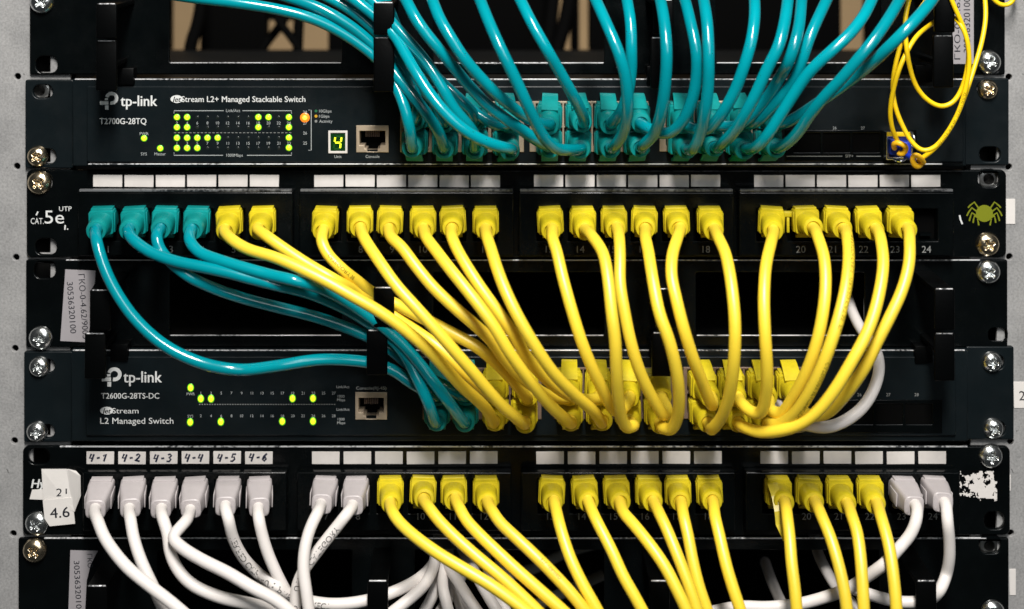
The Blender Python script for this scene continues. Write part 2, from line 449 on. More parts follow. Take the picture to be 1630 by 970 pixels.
# ------------------------------------------------------------------ stickers with printed codes
def sticker(parent, corners, lines, d, label, m='sticker', torn=None):
    k = MB(); pts = corners
    n = len(pts)
    vs = [P(x, y, d) for x, y in pts] + [P(x, y, d - .25) for x, y in pts]
    fs = [list(range(n))[::-1]] + [[i, (i + 1) % n, (i + 1) % n + n, i + n] for i in range(n)]
    k.add(vs, fs, M[m])
    o = k.build('sticker', parent); o['label'] = label
    if lines:
        l = MB()
        for (s, x, y, w, h, rot, sh) in lines: text(l, s, x, y, d + .06, M['ink'], w=w, h=h, align='C', rot=rot, shear=sh)
        l.build('lettering', o)
orgs = [o for o in COL.objects if o.name.startswith('cable_organiser')]
sticker(orgs[0], [(1519, -30), (1550, -30), (1550, 102), (1515, 102)],
        [('ГКО-0-4.62/9005', 1524, 20, 150, 9, 90, 0), ('30536320100', 1539, 40, 88, 10.5, 90, 0)], 2.75, 'grey paper sticker with an upright printed number')
sticker(orgs[1], [(104, 429), (152, 431), (151, 452), (146, 460), (145.5, 470), (145, 515), (137, 545), (96, 543)],
        [('ГКО-0-4.62/9005', 133, 488, 103, 9.5, -86, 0), ('30536320100', 114, 490, 82, 9.5, -86, 0)], 2.75, 'grey paper sticker with a torn right edge and two printed codes')
sticker(orgs[2], [(112, 876), (156, 877), (144, 900), (138, 925), (134, 1000), (108, 1000)],
        [('30536320100', 124, 935, 84, 9, -87, 0), ('ГКО', 143, 893, 22, 7.5, -88, 0)], 2.75, 'grey paper sticker with its corner curling off')

# ------------------------------------------------------------------ switches
def ear_plate(t, x0, x1, y0, y1, slots, m, name='ear'):
    mb = MB(); plate(mb, [rrect(x0, x1, y0, y1, 3, 3)] + [slot(*s) for s in slots], .2, 3.0, M[m], .5)
    return mb.build(name, t)
def rj45_frame(t, x0, x1, y0, y1, d, m='shield'):
    w, h = x1 - x0, y1 - y0
    hole = [(x0 + .10 * w, y0 + .20 * h), (x0 + .90 * w, y0 + .20 * h), (x0 + .90 * w, y0 + .74 * h), (x0 + .74 * w, y0 + .74 * h),
            (x0 + .74 * w, y0 + .86 * h), (x0 + .66 * w, y0 + .86 * h), (x0 + .66 * w, y0 + .97 * h), (x0 + .34 * w, y0 + .97 * h),
            (x0 + .34 * w, y0 + .86 * h), (x0 + .26 * w, y0 + .86 * h), (x0 + .26 * w, y0 + .74 * h), (x0 + .10 * w, y0 + .74 * h)]
    mb = MB(); plate(mb, [[(x0, y0), (x1, y0), (x1, y1), (x0, y1)], hole], d - 9, d + .6, M[m], .25)
    o = mb.build('console_port', t)
    k = MB(); k.box(x0 + 1, x1 - 1, y0 + 1, y1 - 1, d - 10.5, d - 9.3, M['hole']); k.build('socket', o)
    # gold contact springs
    for i in range(8):
        k2 = MB() if i == 0 else k2
        xx = x0 + w * (.30 + .4 * i / 7)
        k2.box(xx - .7, xx + .7, y0 + .22 * h, y0 + .42 * h, d - 7, d - 5.5, M['shield2'])
    k2.build('contacts', o)
def led(t, px, py, d, kind='led_on', tall=1.0):
    rim = {'led_on': 'led_rim', 'led_amber': 'led_amber_rim'}.get(kind)
    mb = MB()
    def dome(r, h, m, dz):
        c = P(px, py, d + dz); n = 14; R = r / 3.24 * .001
        vs = [c + Vector((0, -h * .001, 0))]; fs = []
        rings = 4
        for i in range(1, rings + 1):
            a = math.pi / 2 * i / rings
            for k in range(n):
                th = 2 * math.pi * k / n
                vs.append(c + Vector((R * math.sin(a) * math.cos(th), -h * .001 * math.cos(a), R * tall * math.sin(a) * math.sin(th))))
        for k in range(n): fs.append([0, 1 + (k + 1) % n, 1 + k])
        for i in range(rings - 1):
            for k in range(n):
                a0 = 1 + i * n; fs.append([a0 + k, a0 + (k + 1) % n, a0 + n + (k + 1) % n, a0 + n + k])
        mb.add(vs, fs, M[m], True)
    if rim:
        dome(7.6 if kind == 'led_amber' else 5.3, .35, rim, 0); dome(4.1, 1.0, kind, .05)
    else: dome(2.6, .25, kind, 0)
    return mb.build('led', t)

def logo(mb, ox, oy, k, d, m):
    """white emblem: a ring-shaped bowl with a cross bar at its lower left"""
    def q(x, y): return (ox + (x - 158.6) * k, oy + (y - 147) * k)
    c = (177.2, 157.2)
    pts = [q(c[0] + 8.0 * math.cos(math.radians(a)), c[1] + 7.6 * math.sin(math.radians(a))) for a in range(-165, 106, 10)]
    stroke(mb, pts, 5.4 * k, d, m)
    stroke(mb, [q(168.9, 157), q(168.9, 160.4)], 5.2 * k, d + .005, m)
    stroke(mb, [q(158.6, 164.6), q(172.2, 164.6)], 5.8 * k, d + .01, m)
    stroke(mb, [q(169.6, 168.4), q(169.6, 175.4)], 5.6 * k, d + .015, m)
def jet(mb, x0, x1, y, d, bg):
    cx, w = (x0 + x1) / 2, (x1 - x0)
    vs = [(cx + w / 2 * math.cos(a * math.pi / 12) * (1.12 if math.cos(a * math.pi / 12) < 0 else 1), y + 6.2 * math.sin(a * math.pi / 12)) for a in range(24)]
    mb.add([P(cx, y, d)] + [P(a, c, d) for a, c in vs], [[0, i + 1, (i + 1) % 24 + 1] for i in range(24)], M['silk'])
    text(mb, 'Jet', cx - .3, y + .3, d + .02, M['hole'], h=8.2, align='C', shear=.25, bold=.25)

def port_bank(t, cols, y0, ym, y1, d, x0, x1, m):
    mb = MB()
    o = [[(x0, y0), (x1, y0), (x1, y1), (x0, y1)]]
    for c in cols:
        o.append([(c - 21, y0 + 3.5), (c + 21, y0 + 3.5), (c + 21, ym - 1.5), (c - 21, ym - 1.5)])
        o.append([(c - 21, ym + 1.5), (c + 21, ym + 1.5), (c + 21, y1 - 9), (c + 15, y1 - 9), (c + 15, y1 - 4), (c - 15, y1 - 4), (c - 15, y1 - 9), (c - 21, y1 - 9)])
    plate(mb, o, d - 8, d + .8, M[m], .25)
    bank = mb.build('port_bank', t)
    for c in cols:
        for (a, e) in ((y0 + 5, ym - 3), (ym + 3, y1 - 5)):
            k = MB(); k.box(c - 21.8, c + 21.8, a - 1, e + 1, d - 10, d - 8.5, M['hole']); k.build('socket', bank)
    return bank

# ---- upper switch
sw1 = thing('network_switch', 'dark switch with a lit number 4 display, full of teal plugs', 'network switch', P(815, 266, 5), 'rack switches')
ear_plate(sw1, 40, 117, 127.5, 268, [(68, 146, 32, 22), (72, 249, 34, 24)], 'switch')
ear_plate(sw1, 1535, 1606, 125, 263, [(1571, 141, 32, 22), (1576, 246, 34, 24)], 'switch')
D1 = 8.0
def box_px(x0, x1, y0, y1): return [(x0, y0), (x1, y0), (x1, y1), (x0, y1)]
HOLES1 = [box_px(569, 616.5, 202, 241), box_px(639, 832, 164, 240.5), box_px(845, 1030, 163.5, 240), box_px(1052, 1240, 163, 239.5)]
HOLES2 = [box_px(567.5, 614, 627, 666.5), box_px(675, 860, 588, 666), box_px(884, 1070, 587.5, 665.5), box_px(1090, 1281, 587, 665)]
b = MB()
plate(b, [[(115, 126.5), (1538, 126.5), (1538, 265), (115, 265)]] + HOLES1, -3, 6.4, M['switch'], .7)
b.wbox(P(125, 0, 0).x, P(1528, 0, 0).x, .0035, .165, P(0, 258, 0).z, P(0, 132, 0).z, M['chassis'], .5, 1)
b.build('chassis', sw1)
b = MB(); plate(b, [rrect(138, 1534, 137.5, 258.5, 3, 3)] + HOLES1, 3, D1, M['switch'], .5); b.build('faceplate', sw1)
b = MB(); b.box(138, 1534, 261.5, 266.5, 3, D1 + .6, M['panel'], .5, 2); b.build('bottom_lip', sw1)
E = D1 + .05
b = MB()
logo(b, 159, 146.5, 1.0, E, M['silk'])
text(b, 'tp-link', 192, 160.5, E, M['silk'], w=58, h=17, bold=.35)
jet(b, 272.5, 291, 158, E, None)
text(b, 'Stream L2+ Managed Stackable Switch', 289, 158, E + .02, M['silk'], w=197, h=9.2, bold=.12)
text(b, 'T2700G-28TQ', 158.5, 193, E, M['silk'], w=74.5, h=9.5, bold=.1)
b.build('lettering', sw1)
b = MB()
for i in range(12):
    x = 281.6 + i * 16.2
    text(b, str(2 * i + 2), x, 196, E, M['silk_dim'], h=4.6, align='C')
    text(b, str(2 * i + 1), x, 228.3, E, M['silk_dim'], h=4.6, align='C')
for s, x, y in (('PWR', 229.5, 213), ('SYS', 229, 245.3), ('Master', 255, 245.3), ('Link/Act', 371, 176.2), ('1000Mbps', 373.5, 247.3),
                ('28', 485.5, 178.8), ('27', 485.5, 196.3), ('26', 485.5, 212), ('25', 485.5, 228), ('Unit', 538, 249.5), ('Console', 593, 249.3)):
    text(b, s, x, y, E, M['silk_dim'], h=4.7, align='C')
for s, y in (('10Gbps', 177), ('1Gbps', 185.2), ('Activity', 193.2)): text(b, s, 508, y, E, M['silk_dim'], h=4.8)
disc(b, 503, 177, 2.2, E, M['legend_green']); disc(b, 503, 185.2, 2.4, E, M['legend_amber']); disc(b, 503, 193.2, 2.2, E, M['num'])
for p in ([(277, 181), (277, 176.5), (356, 176.5)], [(386, 176.5), (464, 176.5), (464, 181)],
          [(277, 243), (277, 247.5), (355, 247.5)], [(393, 247.5), (464, 247.5), (464, 243)],
          [(491, 175.5), (495.4, 175.5), (495.4, 239.5), (491, 239.5)]): stroke(b, p, 1.1, E, M['silk_dim'])
for i in range(31): stroke(b, [(277 + i * 6.1, 211.6), (280.6 + i * 6.1, 211.6)], 1.0, E, M['num'])
for s, x, y in (('28', 1258, 194), ('26', 1328.5, 204), ('27', 1373.5, 204), ('SFP+', 1352, 248.6)): text(b, s, x, y, D1 + .95 if y > 240 else E, M['num' if y > 240 else 'silk_dim'], h=4.6, align='C')
for p in ([(1252, 249), (1341, 249)], [(1363, 249), (1402, 249)]): stroke(b, p, 1.2, D1 + .95, M['num'])
b.build('port_legend', sw1)
lit = [(281.6, 187), (297.8, 187), (411.2, 187), (427.4, 187), (459.8, 187), (281.6, 203), (297.8, 203), (411.2, 203), (459.8, 203),
       (281.6, 219.8), (297.8, 219.8), (314, 219.8), (330.2, 219.8), (346.4, 219.8), (459.8, 219.5), (281.6, 236), (297.8, 236), (314, 236), (459.8, 235.5),
       (229.3, 220.5), (255, 236.5)]
for x, y in lit: led(sw1, x, y, D1)
for i in range(12):
    for y in (187, 203, 219.8, 236):
        x = 281.6 + i * 16.2
        if not any(abs(x - a) < 4 and abs(y - c) < 3 for a, c in lit): led(sw1, x, y, D1, 'led_off')
led(sw1, 485.3, 187.6, D1, 'led_amber')
# unit display
b = MB(); plate(b, [[(522.5, 208.5), (553, 208.5), (553, 244.5), (522.5, 244.5)], [(526, 212), (549.5, 212), (549.5, 241), (526, 241)]], D1 - 1, D1 + .7, M['paper'], .2)
disp = b.build('unit_display', sw1)
b = MB(); b.box(524, 551, 210, 243, D1 - .8, D1 + .15, M['display']); b.build('screen', disp)
b = MB()
sgs = {'a': [(534.5, 217.5), (543, 217.5)], 'f': [(533.6, 219), (532.6, 226)], 'b': [(543.6, 219), (542.8, 226)], 'g': [(533.6, 227.3), (541.6, 227.3)],
       'c': [(542.2, 228.8), (541.3, 236)], 'e': [(532.2, 228.8), (531.2, 236)], 'd': [(532, 237.3), (540.4, 237.3)]}
for kx, p in sgs.items(): stroke(b, p, 2.7, D1 + .2, M['seg' if kx in 'fbgc' else 'seg_off'])
b.build('digit', disp)
rj45_frame(sw1, 567, 618.5, 200, 243, D1)
# port banks
C1 = [(662, 709, 756, 803), (874, 919, 965, 1011), (1081, 1127, 1173, 1219)]
port_bank(sw1, C1[0], 162, 203, 242.5, D1, 637, 834, 'shield')
port_bank(sw1, C1[1], 161.5, 202.5, 242, D1, 843, 1032, 'shield')
port_bank(sw1, C1[2], 161, 202, 241.5, D1, 1050, 1242, 'shield')
b = MB()
plate(b, [[(1250, 207.5), (1459, 207.5), (1459, 257), (1250, 257)]] + [rrect(a, a + 43, 212, 243, 1, 2) for a in (1263, 1310, 1357, 1411)], D1 - 3, D1 + .9, M['panel'], .3)
cg = b.build('sfp_cage', sw1)
for a in (1263, 1310, 1357, 1411):
    k = MB(); k.box(a - 1, a + 44, 211, 244, D1 - 3.5, D1 + .06, M['hole']); k.build('socket', cg)

# ---- lower switch
sw2 = thing('network_switch', 'dark switch without a number display, lower of the two, yellow plugs on its right half', 'network switch', P(815, 702, 5), 'rack switches')
ear_plate(sw2, 38, 116, 560, 704, [(72, 583, 30, 22), (72, 687, 30, 22)], 'switch')
ear_plate(sw2, 1538, 1614, 552, 700, [(1583, 577, 32, 24), (1584, 683, 34, 24)], 'switch')
b = MB()
plate(b, [[(113, 558), (1541, 558), (1541, 703), (113, 703)]] + HOLES2, -3, 6.4, M['switch'], .7)
b.wbox(P(125, 0, 0).x, P(1528, 0, 0).x, .0035, .165, P(0, 694, 0).z, P(0, 566, 0).z, M['chassis'], .5, 1)
b.build('chassis', sw2)
b = MB(); plate(b, [rrect(136.5, 1522, 568, 694, 3, 3)] + HOLES2, 3, D1, M['switch'], .5); b.build('faceplate', sw2)
b = MB()
logo(b, 162, 585, 1.08, E, M['silk'])
text(b, 'tp-link', 196.5, 600, E, M['silk'], w=61, h=18, bold=.35)
text(b, 'T2600G-28TS-DC', 161, 630.3, E, M['silk'], w=92.5, h=9, bold=.08)
jet(b, 160.5, 180, 654, E, None)
text(b, 'Stream', 178.5, 654, E + .02, M['silk'], w=42, h=8.6)
text(b, 'L2 Managed Switch', 159.5, 670, E, M['silk'], w=116.5, h=9.6)
b.build('lettering', sw2)
b = MB()
for i in range(14):
    x = 319.6 + i * 16.28
    text(b, str(2 * i + 1), x, 626, E, M['silk_dim'], h=4.4, align='C')
    text(b, str(2 * i + 2), x, 662.2, E, M['silk_dim'], h=4.4, align='C')
for i in range(54): stroke(b, [(317 + i * 4.05, 644), (318.9 + i * 4.05, 644)], 1.6, E, M['num'])
for s, x, y in (('PWR', 303.5, 627.3), ('SYS', 303, 662.8), ('Link/Act', 546, 616), ('1000', 543, 631), ('Mbps', 543, 636.6),
                ('Link/Act', 546, 652), ('1000', 543, 667.5), ('Mbps', 543, 673.2)):
    text(b, s, x, y, E, M['silk_dim'], h=4.3, align='C')
text(b, 'Console(RJ-45)', 567, 618, E, M['silk_dim'], w=48, h=5)
for s, x in (('25', 1322), ('26', 1368), ('27', 1414), ('28', 1459)): text(b, s, x, 628.5, E, M['num'], h=5, align='C')
b.build('port_legend', sw2)
for x, y in ((303.4, 617.5), (319.6, 635), (335.9, 635), (465.6, 634.5), (498.2, 634.3), (302.7, 672.3), (351.5, 671.7), (449.3, 671), (498.2, 670.8)):
    led(sw2, x, y, D1, tall=1.25)
rj45_frame(sw2, 565.5, 616, 625, 668.5, D1)
C2 = [(696, 741, 789, 834), (906, 951, 998, 1044), (1115, 1161, 1207, 1253)]
port_bank(sw2, C2[0], 586, 627, 668, D1, 673, 862, 'shield2')
port_bank(sw2, C2[1], 585.5, 626.5, 667.5, D1, 882, 1072, 'shield2')
port_bank(sw2, C2[2], 585, 626, 667, D1, 1088, 1283, 'shield2')
b = MB()
plate(b, [[(1292, 637), (1500, 637), (1500, 690), (1292, 690)]] + [rrect(a, a + 43, 643, 676, 1, 2) for a in (1300, 1347, 1394, 1441)], D1 - 3, D1 + .6, M['panel'], .3)
cg = b.build('sfp_cage', sw2)
for a in (1300, 1347, 1394, 1441):
    k = MB(); k.box(a - 1, a + 44, 642, 677, D1 - 3.5, D1 + .06, M['hole']); k.build('socket', cg)

# ------------------------------------------------------------------ patch panels
LAB2 = [148 + 49.9 * i for i in range(6)] + [500 + 49.9 * i for i in range(6)] + [850 + 50 * i for i in range(6)] + [1200.5 + 50 * i for i in range(6)]
LAB3 = [137.5 + 50.5 * i for i in range(6)] + [496.5 + 50.3 * i for i in range(6)] + [853.5 + 50.3 * i for i in range(6)] + [1210.5 + 50.3 * i for i in range(6)]
def panel_outline(x0, x1, y0, y1): return rrect(x0, x1, y0, y1, 9, 4)
def patch_panel(label, x0, x1, y0, y1, slots, labs, ly, lw, my0, my1, py0, py1, numy, nums, lead=24):
    t = thing('patch_bay', label, 'patch bay', P(815, y1, 1), 'rack patch panels')
    mb = MB(); plate(mb, [panel_outline(x0, x1, y0, y1)] + [slot(*s) for s in slots], .2, 3.0, M['panel'], .55); mb.build('panel', t)
    for g in range(4):
        L = labs[g * 6:(g + 1) * 6]
        gx0, gx1 = L[0] - (lead if g == 0 else 24), L[5] + lw + 22
        mb = MB(); o = [rrect(gx0, gx1, my0, my1, 2, 2)]
        for l in L:
            c = l + lw / 2; o.append([(c - 19, py0), (c + 19, py0), (c + 19, py1), (c - 19, py1)])
        plate(mb, o, 3.1, 10.0, M['module'], .7)
        mod = mb.build('port_module', t)
        for l in L:
            c = l + lw / 2
            k = MB(); k.box(c - 20, c + 20, py0 - 1, py1 + 1, 3.15, 4.0, M['hole'])
            k.box(c - 9, c + 9, py1 - 12, py1 - 8, 4.0, 8, M['module'])
            k.build('socket', mod)
    for i, l in enumerate(labs):
        k = MB(); dy = random.uniform(-.4, .4)
        k.box(l, l + lw, ly[0] + dy, ly[1] + dy, 3.05, 3.4, M['paper'], .1, 1)
        tilt = random.uniform(-.012, .012); cx_ = sum((v.x for v in k.v), 0.0) / len(k.v)
        for v in k.v: v.z += (v.x - cx_) * tilt
        k.build('paper_label', t)
    mb = MB()
    for i, l in enumerate(labs):
        if i in nums: text(mb, str(i + 1), l + lw / 2 + 1, numy, 10.08 if numy < my1 else 3.1, M['num'], h=11, align='C')
    mb.build('lettering', t)
    return t
pp1 = patch_panel('black patch panel with 5e printed at its left and a green spider at right', 42, 1602, 271, 410,
      [(66, 290), (73, 393, 34, 26), (1574, 285, 34, 26), (1572, 388)], LAB2, (279, 298), 46.5, 306, 408, 333, 384, 397,
      set(range(24)))
pp2 = patch_panel('black patch panel with handwritten 4-1 to 4-6 labels, lower of the two', 36, 1608, 711, 852,
      [(62, 727, 34, 25), (59, 832), (1580, 726), (1583, 829, 32, 28)], LAB3, (719, 739), 44, 752, 846, 764, 818, 822,
      {6, 7, 9, 10, 11, 12, 13, 14, 15, 16, 17, 19, 20, 21, 22, 23}, 6)
# print on the upper panel
b = MB(); q = 3.12
text(b, 'CAT.', 49, 352, q, M['silk'], w=20.5, h=9.5); text(b, '5e', 71, 345.5, q, M['silk'], w=31, h=21)
text(b, 'UTP', 94, 332.5, q, M['silk'], w=20, h=7.5)
stroke(b, [(60.5, 337), (57.5, 343)], 2.2, q, M['silk']); stroke(b, [(104, 358.5), (103, 366)], 2.2, q, M['silk']); disc(b, 107.5, 365, 1.1, q, M['silk'])
stroke(b, [(1527.5, 343), (1529, 350), (1532, 357)], 2.6, q, M['silk'])
b.build('lettering', pp1)
b = MB(); cx, cy = 1567, 340
disc(b, cx, cy, 13.5, q, M['spider'], 24)
for s in (-1, 1):
    for (kx, ky, ex, ey, fx, fy) in ((9, -8, 16, -18, 26, -9), (12, -3, 20, -9, 28, 4), (12, 4, 20, -1, 24, 12), (8, 8, 16, 4, 18, 15), (5, 10, 11, 9, 9, 19)):
        stroke(b, [(cx + s * kx, cy + ky), (cx + s * ex, cy + ey), (cx + s * (ex * .3 + fx * .7), cy + ey * .4 + fy * .6), (cx + s * fx, cy + fy)], 2.4, q + .01, M['spider'])
b.build('spider_emblem', pp1)
# lower panel: handwriting
GL = {'4': [[(0.25, 0), (0.05, .55), (.75, .55)], [(.72, .05), (.5, 1.05)]], '-': [[(0.1, .55), (.75, .5)]], '1': [[(.1, .3), (.55, 0), (.35, 1)]],
      '2': [[(.1, .25), (.4, 0), (.75, .2), (.55, .55), (.05, .95), (.4, .88), (.9, 1.0)]],
      '3': [[(.1, .1), (.45, 0), (.75, .2), (.4, .45), (.75, .65), (.55, .95), (.05, .95)]],
      '5': [[(.85, 0), (.3, .05), (.2, .45), (.6, .4), (.75, .7), (.4, 1), (.05, .9)]],
      '6': [[(.7, 0), (.25, .4), (.12, .8), (.45, 1), (.75, .75), (.55, .5), (.2, .7)]]}
b = MB(); random.seed(3)
for i in range(6):
    x = LAB3[i] + 5 + random.uniform(-1, 2); y = 722.8 + random.uniform(-.8, .8)
    for ch in '4-%d' % (i + 1):
        ww, hh = (9.0, 12.0) if ch != '-' else (7.5, 12.0)
        for n_, pl in enumerate(GL[ch]):
            pts = [(x + a * ww + (0.5 - c) * 2.2, y + c * hh + random.uniform(-.3, .3)) for a, c in pl]
            stroke(b, pts, 2.9, 3.46 + .01 * n_, M['pen'])
        x += ww + 2.2
b.build('handwriting', pp2)
def flap(parent, pts, d, label, m='sticker_white', lift=None):
    k = MB(); n = len(pts)
    vs = [P(x, y, d + (lift[i] if lift else 0)) for i, (x, y) in enumerate(pts)]; vs += [v + Vector((0, .0003, 0)) for v in vs[:n]]
    k.add(vs, [list(range(n))[::-1]] + [[i, (i + 1) % n, (i + 1) % n + n, i + n] for i in range(n)], M[m])
    o = k.build('sticker', parent); o['label'] = label; return o
o1 = flap(pp2, [(51, 780), (76, 779), (76, 796), (47, 795)], 3.3, 'white printed sticker mostly hidden under taller ones')
l = MB(); text(l, 'Hyperline', 51, 770, 3.12, M['silk'], w=74, h=14, shear=.2, bold=.5); l.build('lettering', o1)
o2 = flap(pp2, [(66, 747), (105, 747), (119, 750), (127, 758), (128, 790), (119, 815), (69, 799)], 3.9, 'creased white tape with the number 21', lift=[0, 0, .3, 1.6, 2.2, 1.2, 0])
l = MB(); text(l, '21', 98, 784, 4.6, M['ink'], w=17, h=12.5, align='C'); l.build('lettering', o2)
o4 = flap(pp2, [(108, 747), (121, 750), (128, 758), (128.5, 790), (119, 814), (112, 806)], 4.4, 'lifted fold of the creased tape', lift=[0, 1.2, 2.6, 2.6, .8, 0])
o3 = flap(pp2, [(68, 797), (115, 792), (119.5, 834), (79, 838), (71, 826)], 4.9, 'white square sticker reading 4.6')
l = MB(); text(l, '4.6', 95, 816, 4.98, M['ink'], w=31, h=16.5, align='C', rot=5, bold=.2); l.build('lettering', o3)
# torn residue on the right of the lower panel
k = MB(); nx, ny = 64, 44
for i in range(nx):
    for j in range(ny):
        x = 1520 + i * 1.05; y = 750 + j * 1.1
        u, v = i / nx, j / ny
        f = noise.noise(Vector((x * .11, y * .11, 2.0))) * .55 + noise.noise(Vector((x * .33, y * .33, 5.0))) * .35
        shape = .50 - abs(u - .62) * .78 - abs(v - .5) * .35 + .55 * max(0, u - .35) * max(0, v - .35) * 2
        if v > .92 - .12 * (1 - u): shape -= .6
        if f + shape > .2:
            k.add([P(x, y, 3.2), P(x + 1.06, y, 3.2), P(x + 1.06, y + 1.11, 3.2), P(x, y + 1.11, 3.2)], [[3, 2, 1, 0]], M['sticker_white'])
k.build('torn_sticker', pp2)['label'] = 'shredded white sticker residue'

# ------------------------------------------------------------------ pale speckled strips painting highlights along the top front edges
def glint_mat(name, hi, lo):
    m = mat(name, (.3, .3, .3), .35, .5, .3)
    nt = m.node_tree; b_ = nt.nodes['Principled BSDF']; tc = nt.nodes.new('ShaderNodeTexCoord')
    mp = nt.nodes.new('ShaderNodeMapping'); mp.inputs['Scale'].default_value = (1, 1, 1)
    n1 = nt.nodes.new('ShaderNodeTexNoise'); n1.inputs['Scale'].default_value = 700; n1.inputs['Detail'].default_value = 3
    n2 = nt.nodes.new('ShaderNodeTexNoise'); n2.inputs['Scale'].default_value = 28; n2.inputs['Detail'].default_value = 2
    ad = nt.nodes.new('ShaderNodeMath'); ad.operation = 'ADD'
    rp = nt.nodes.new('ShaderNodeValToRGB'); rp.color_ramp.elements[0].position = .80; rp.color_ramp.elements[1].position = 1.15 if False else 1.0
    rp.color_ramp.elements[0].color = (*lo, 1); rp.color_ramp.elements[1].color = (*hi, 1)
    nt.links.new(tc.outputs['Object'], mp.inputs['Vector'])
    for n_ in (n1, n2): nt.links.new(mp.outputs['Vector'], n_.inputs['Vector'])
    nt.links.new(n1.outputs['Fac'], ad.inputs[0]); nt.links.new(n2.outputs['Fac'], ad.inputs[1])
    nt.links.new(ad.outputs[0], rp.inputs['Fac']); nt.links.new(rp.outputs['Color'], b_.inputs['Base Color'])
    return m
M['edge_glint'] = glint_mat('painted_edge_glint', (.85, .85, .86), (.08, .085, .09))
M['ridge_glint'] = glint_mat('painted_ridge_glint', (.16, .165, .17), (.02, .022, .024))  # grey paints the sheen on the port modules' top faces
def edge(parent, x0, x1, y, d, hpx=1.8, m='edge_glint', back=.8):
    k = MB(); k.box(x0, x1, y - hpx / 2, y + hpx / 2, d - back, d + .06, M[m], .12, 1); k.build('glint_strip', parent)
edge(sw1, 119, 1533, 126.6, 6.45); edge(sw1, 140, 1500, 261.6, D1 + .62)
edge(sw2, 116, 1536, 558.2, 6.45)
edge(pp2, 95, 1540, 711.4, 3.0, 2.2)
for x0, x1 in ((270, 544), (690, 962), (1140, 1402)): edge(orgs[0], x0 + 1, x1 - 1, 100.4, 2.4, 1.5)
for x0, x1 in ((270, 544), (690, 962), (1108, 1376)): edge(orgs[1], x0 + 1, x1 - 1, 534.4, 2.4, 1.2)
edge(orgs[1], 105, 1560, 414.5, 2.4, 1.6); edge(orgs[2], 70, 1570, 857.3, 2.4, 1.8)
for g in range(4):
    L = LAB2[g * 6:(g + 1) * 6]; edge(pp1, L[0] - 22, L[5] + 46.5 + 20, 303.6, 10.05, 3.6, 'ridge_glint', 2)
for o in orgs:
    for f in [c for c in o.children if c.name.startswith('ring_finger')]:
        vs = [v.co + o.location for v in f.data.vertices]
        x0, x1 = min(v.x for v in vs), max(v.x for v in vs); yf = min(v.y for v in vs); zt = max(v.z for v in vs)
        k = MB(); k.wbox(x0 + .0009, x1 - .0009, yf - .00008 + .0002, yf + .0008, zt - .0004, zt + .0001, M['edge_glint'], .1, 1); k.build('glint_strip', f)  # painted highlight strip on the finger's top edge

# ------------------------------------------------------------------ screws
def screw_mesh(name, R, Hh, m, cross=True, seedv=0):
    n, rg = 56, 22; vs = [(0, 0, 0)]; fs = []
    def hgt(x, y):
        r = math.hypot(x, y); z = Hh * (1 - (r / R) ** 2.6) ** .62 if r < R else 0
        if cross:
            w = .15 * R; L = .52 * R
            def sstep(a): a = max(0, min(1, a)); return a * a * (3 - 2 * a)
            c1 = sstep((w - abs(x)) / (.07 * R)) * sstep((L - abs(y)) / (.10 * R)); c2 = sstep((w - abs(y)) / (.07 * R)) * sstep((L - abs(x)) / (.10 * R))
            dp = max(c1, c2) * Hh * .55 * (1.25 - .6 * r / L)
            ce = sstep((.24 * R - r) / (.1 * R)) * Hh * .55
            z -= max(dp, ce)
            z += .03 * Hh * noise.noise(Vector((x * 900, y * 900, seedv)))
        return z
    vs = [Vector((0, -hgt(0, 0), 0))]
    for i in range(1, rg + 1):
        r = R * (i / rg) * .9995
        for k_ in range(n):
            a = 2 * math.pi * k_ / n; x, y = r * math.cos(a), r * math.sin(a)
            vs.append(Vector((x, -hgt(x, y), y)))
    for k_ in range(n): fs.append([0, 1 + (k_ + 1) % n, 1 + k_])
    for i in range(rg - 1):
        for k_ in range(n):
            a = 1 + i * n; fs.append([a + k_, a + (k_ + 1) % n, a + n + (k_ + 1) % n, a + n + k_])
    me = bpy.data.meshes.new(name); me.from_pydata(vs, [], fs); me.materials.append(M[m])
    me.polygons.foreach_set('use_smooth', [True] * len(me.polygons)); me.update(); return me
SM = {}
for R in (5.9, 5.1):
    for m in ('zinc', 'brass'): SM[R, m] = screw_mesh('head', R * .001, .0033, m, True, R)
SCREWS = [(67, 3, 5.9, 'zinc', 'silver screw at the left end of the top cable organiser, cut by the photo edge'),
 (60, 249, 5.1, 'brass', 'brassy screw low on the left ear of the upper switch'),
 (63, 291, 5.9, 'brass', 'scratched brassy screw above the CAT 5e print'),
 (65, 538, 5.9, 'zinc', 'silver screw with a clean dark cross beside the torn grey sticker'),
 (63, 584, 5.1, 'zinc', 'silver screw high on the left ear of the lower switch'),
 (59, 687, 5.1, 'zinc', 'silver screw low on the left ear of the lower switch'),
 (59, 833, 5.9, 'zinc', 'silver screw touching the 4.6 sticker'),
 (55.5, 876, 5.9, 'brass', 'brassy screw at the left end of the bottom cable organiser'),
 (1574, 99, 6.0, 'zinc', 'large silver screw right of the yellow fibre loop'),
 (1572, 143, 5.1, 'brass', 'small brassy screw high on the right ear of the upper switch'),
 (1572, 389, 5.9, 'brass', 'dull brassy screw below the green spider'),
 (1573, 433, 5.9, 'zinc', 'silver screw with a dark cross at the right end of the middle cable organiser'),
 (1578.5, 576, 5.1, 'zinc', 'silver screw high on the right ear of the lower switch'),
 (1581, 682, 5.1, 'zinc', 'silver screw low on the right ear of the lower switch'),
 (1577, 726, 5.9, 'zinc', 'large silver screw above the shredded white sticker'),
 (1580, 974, 5.9, 'zinc', 'silver screw in the bottom right corner, cut by the photo edge')]
random.seed(11)
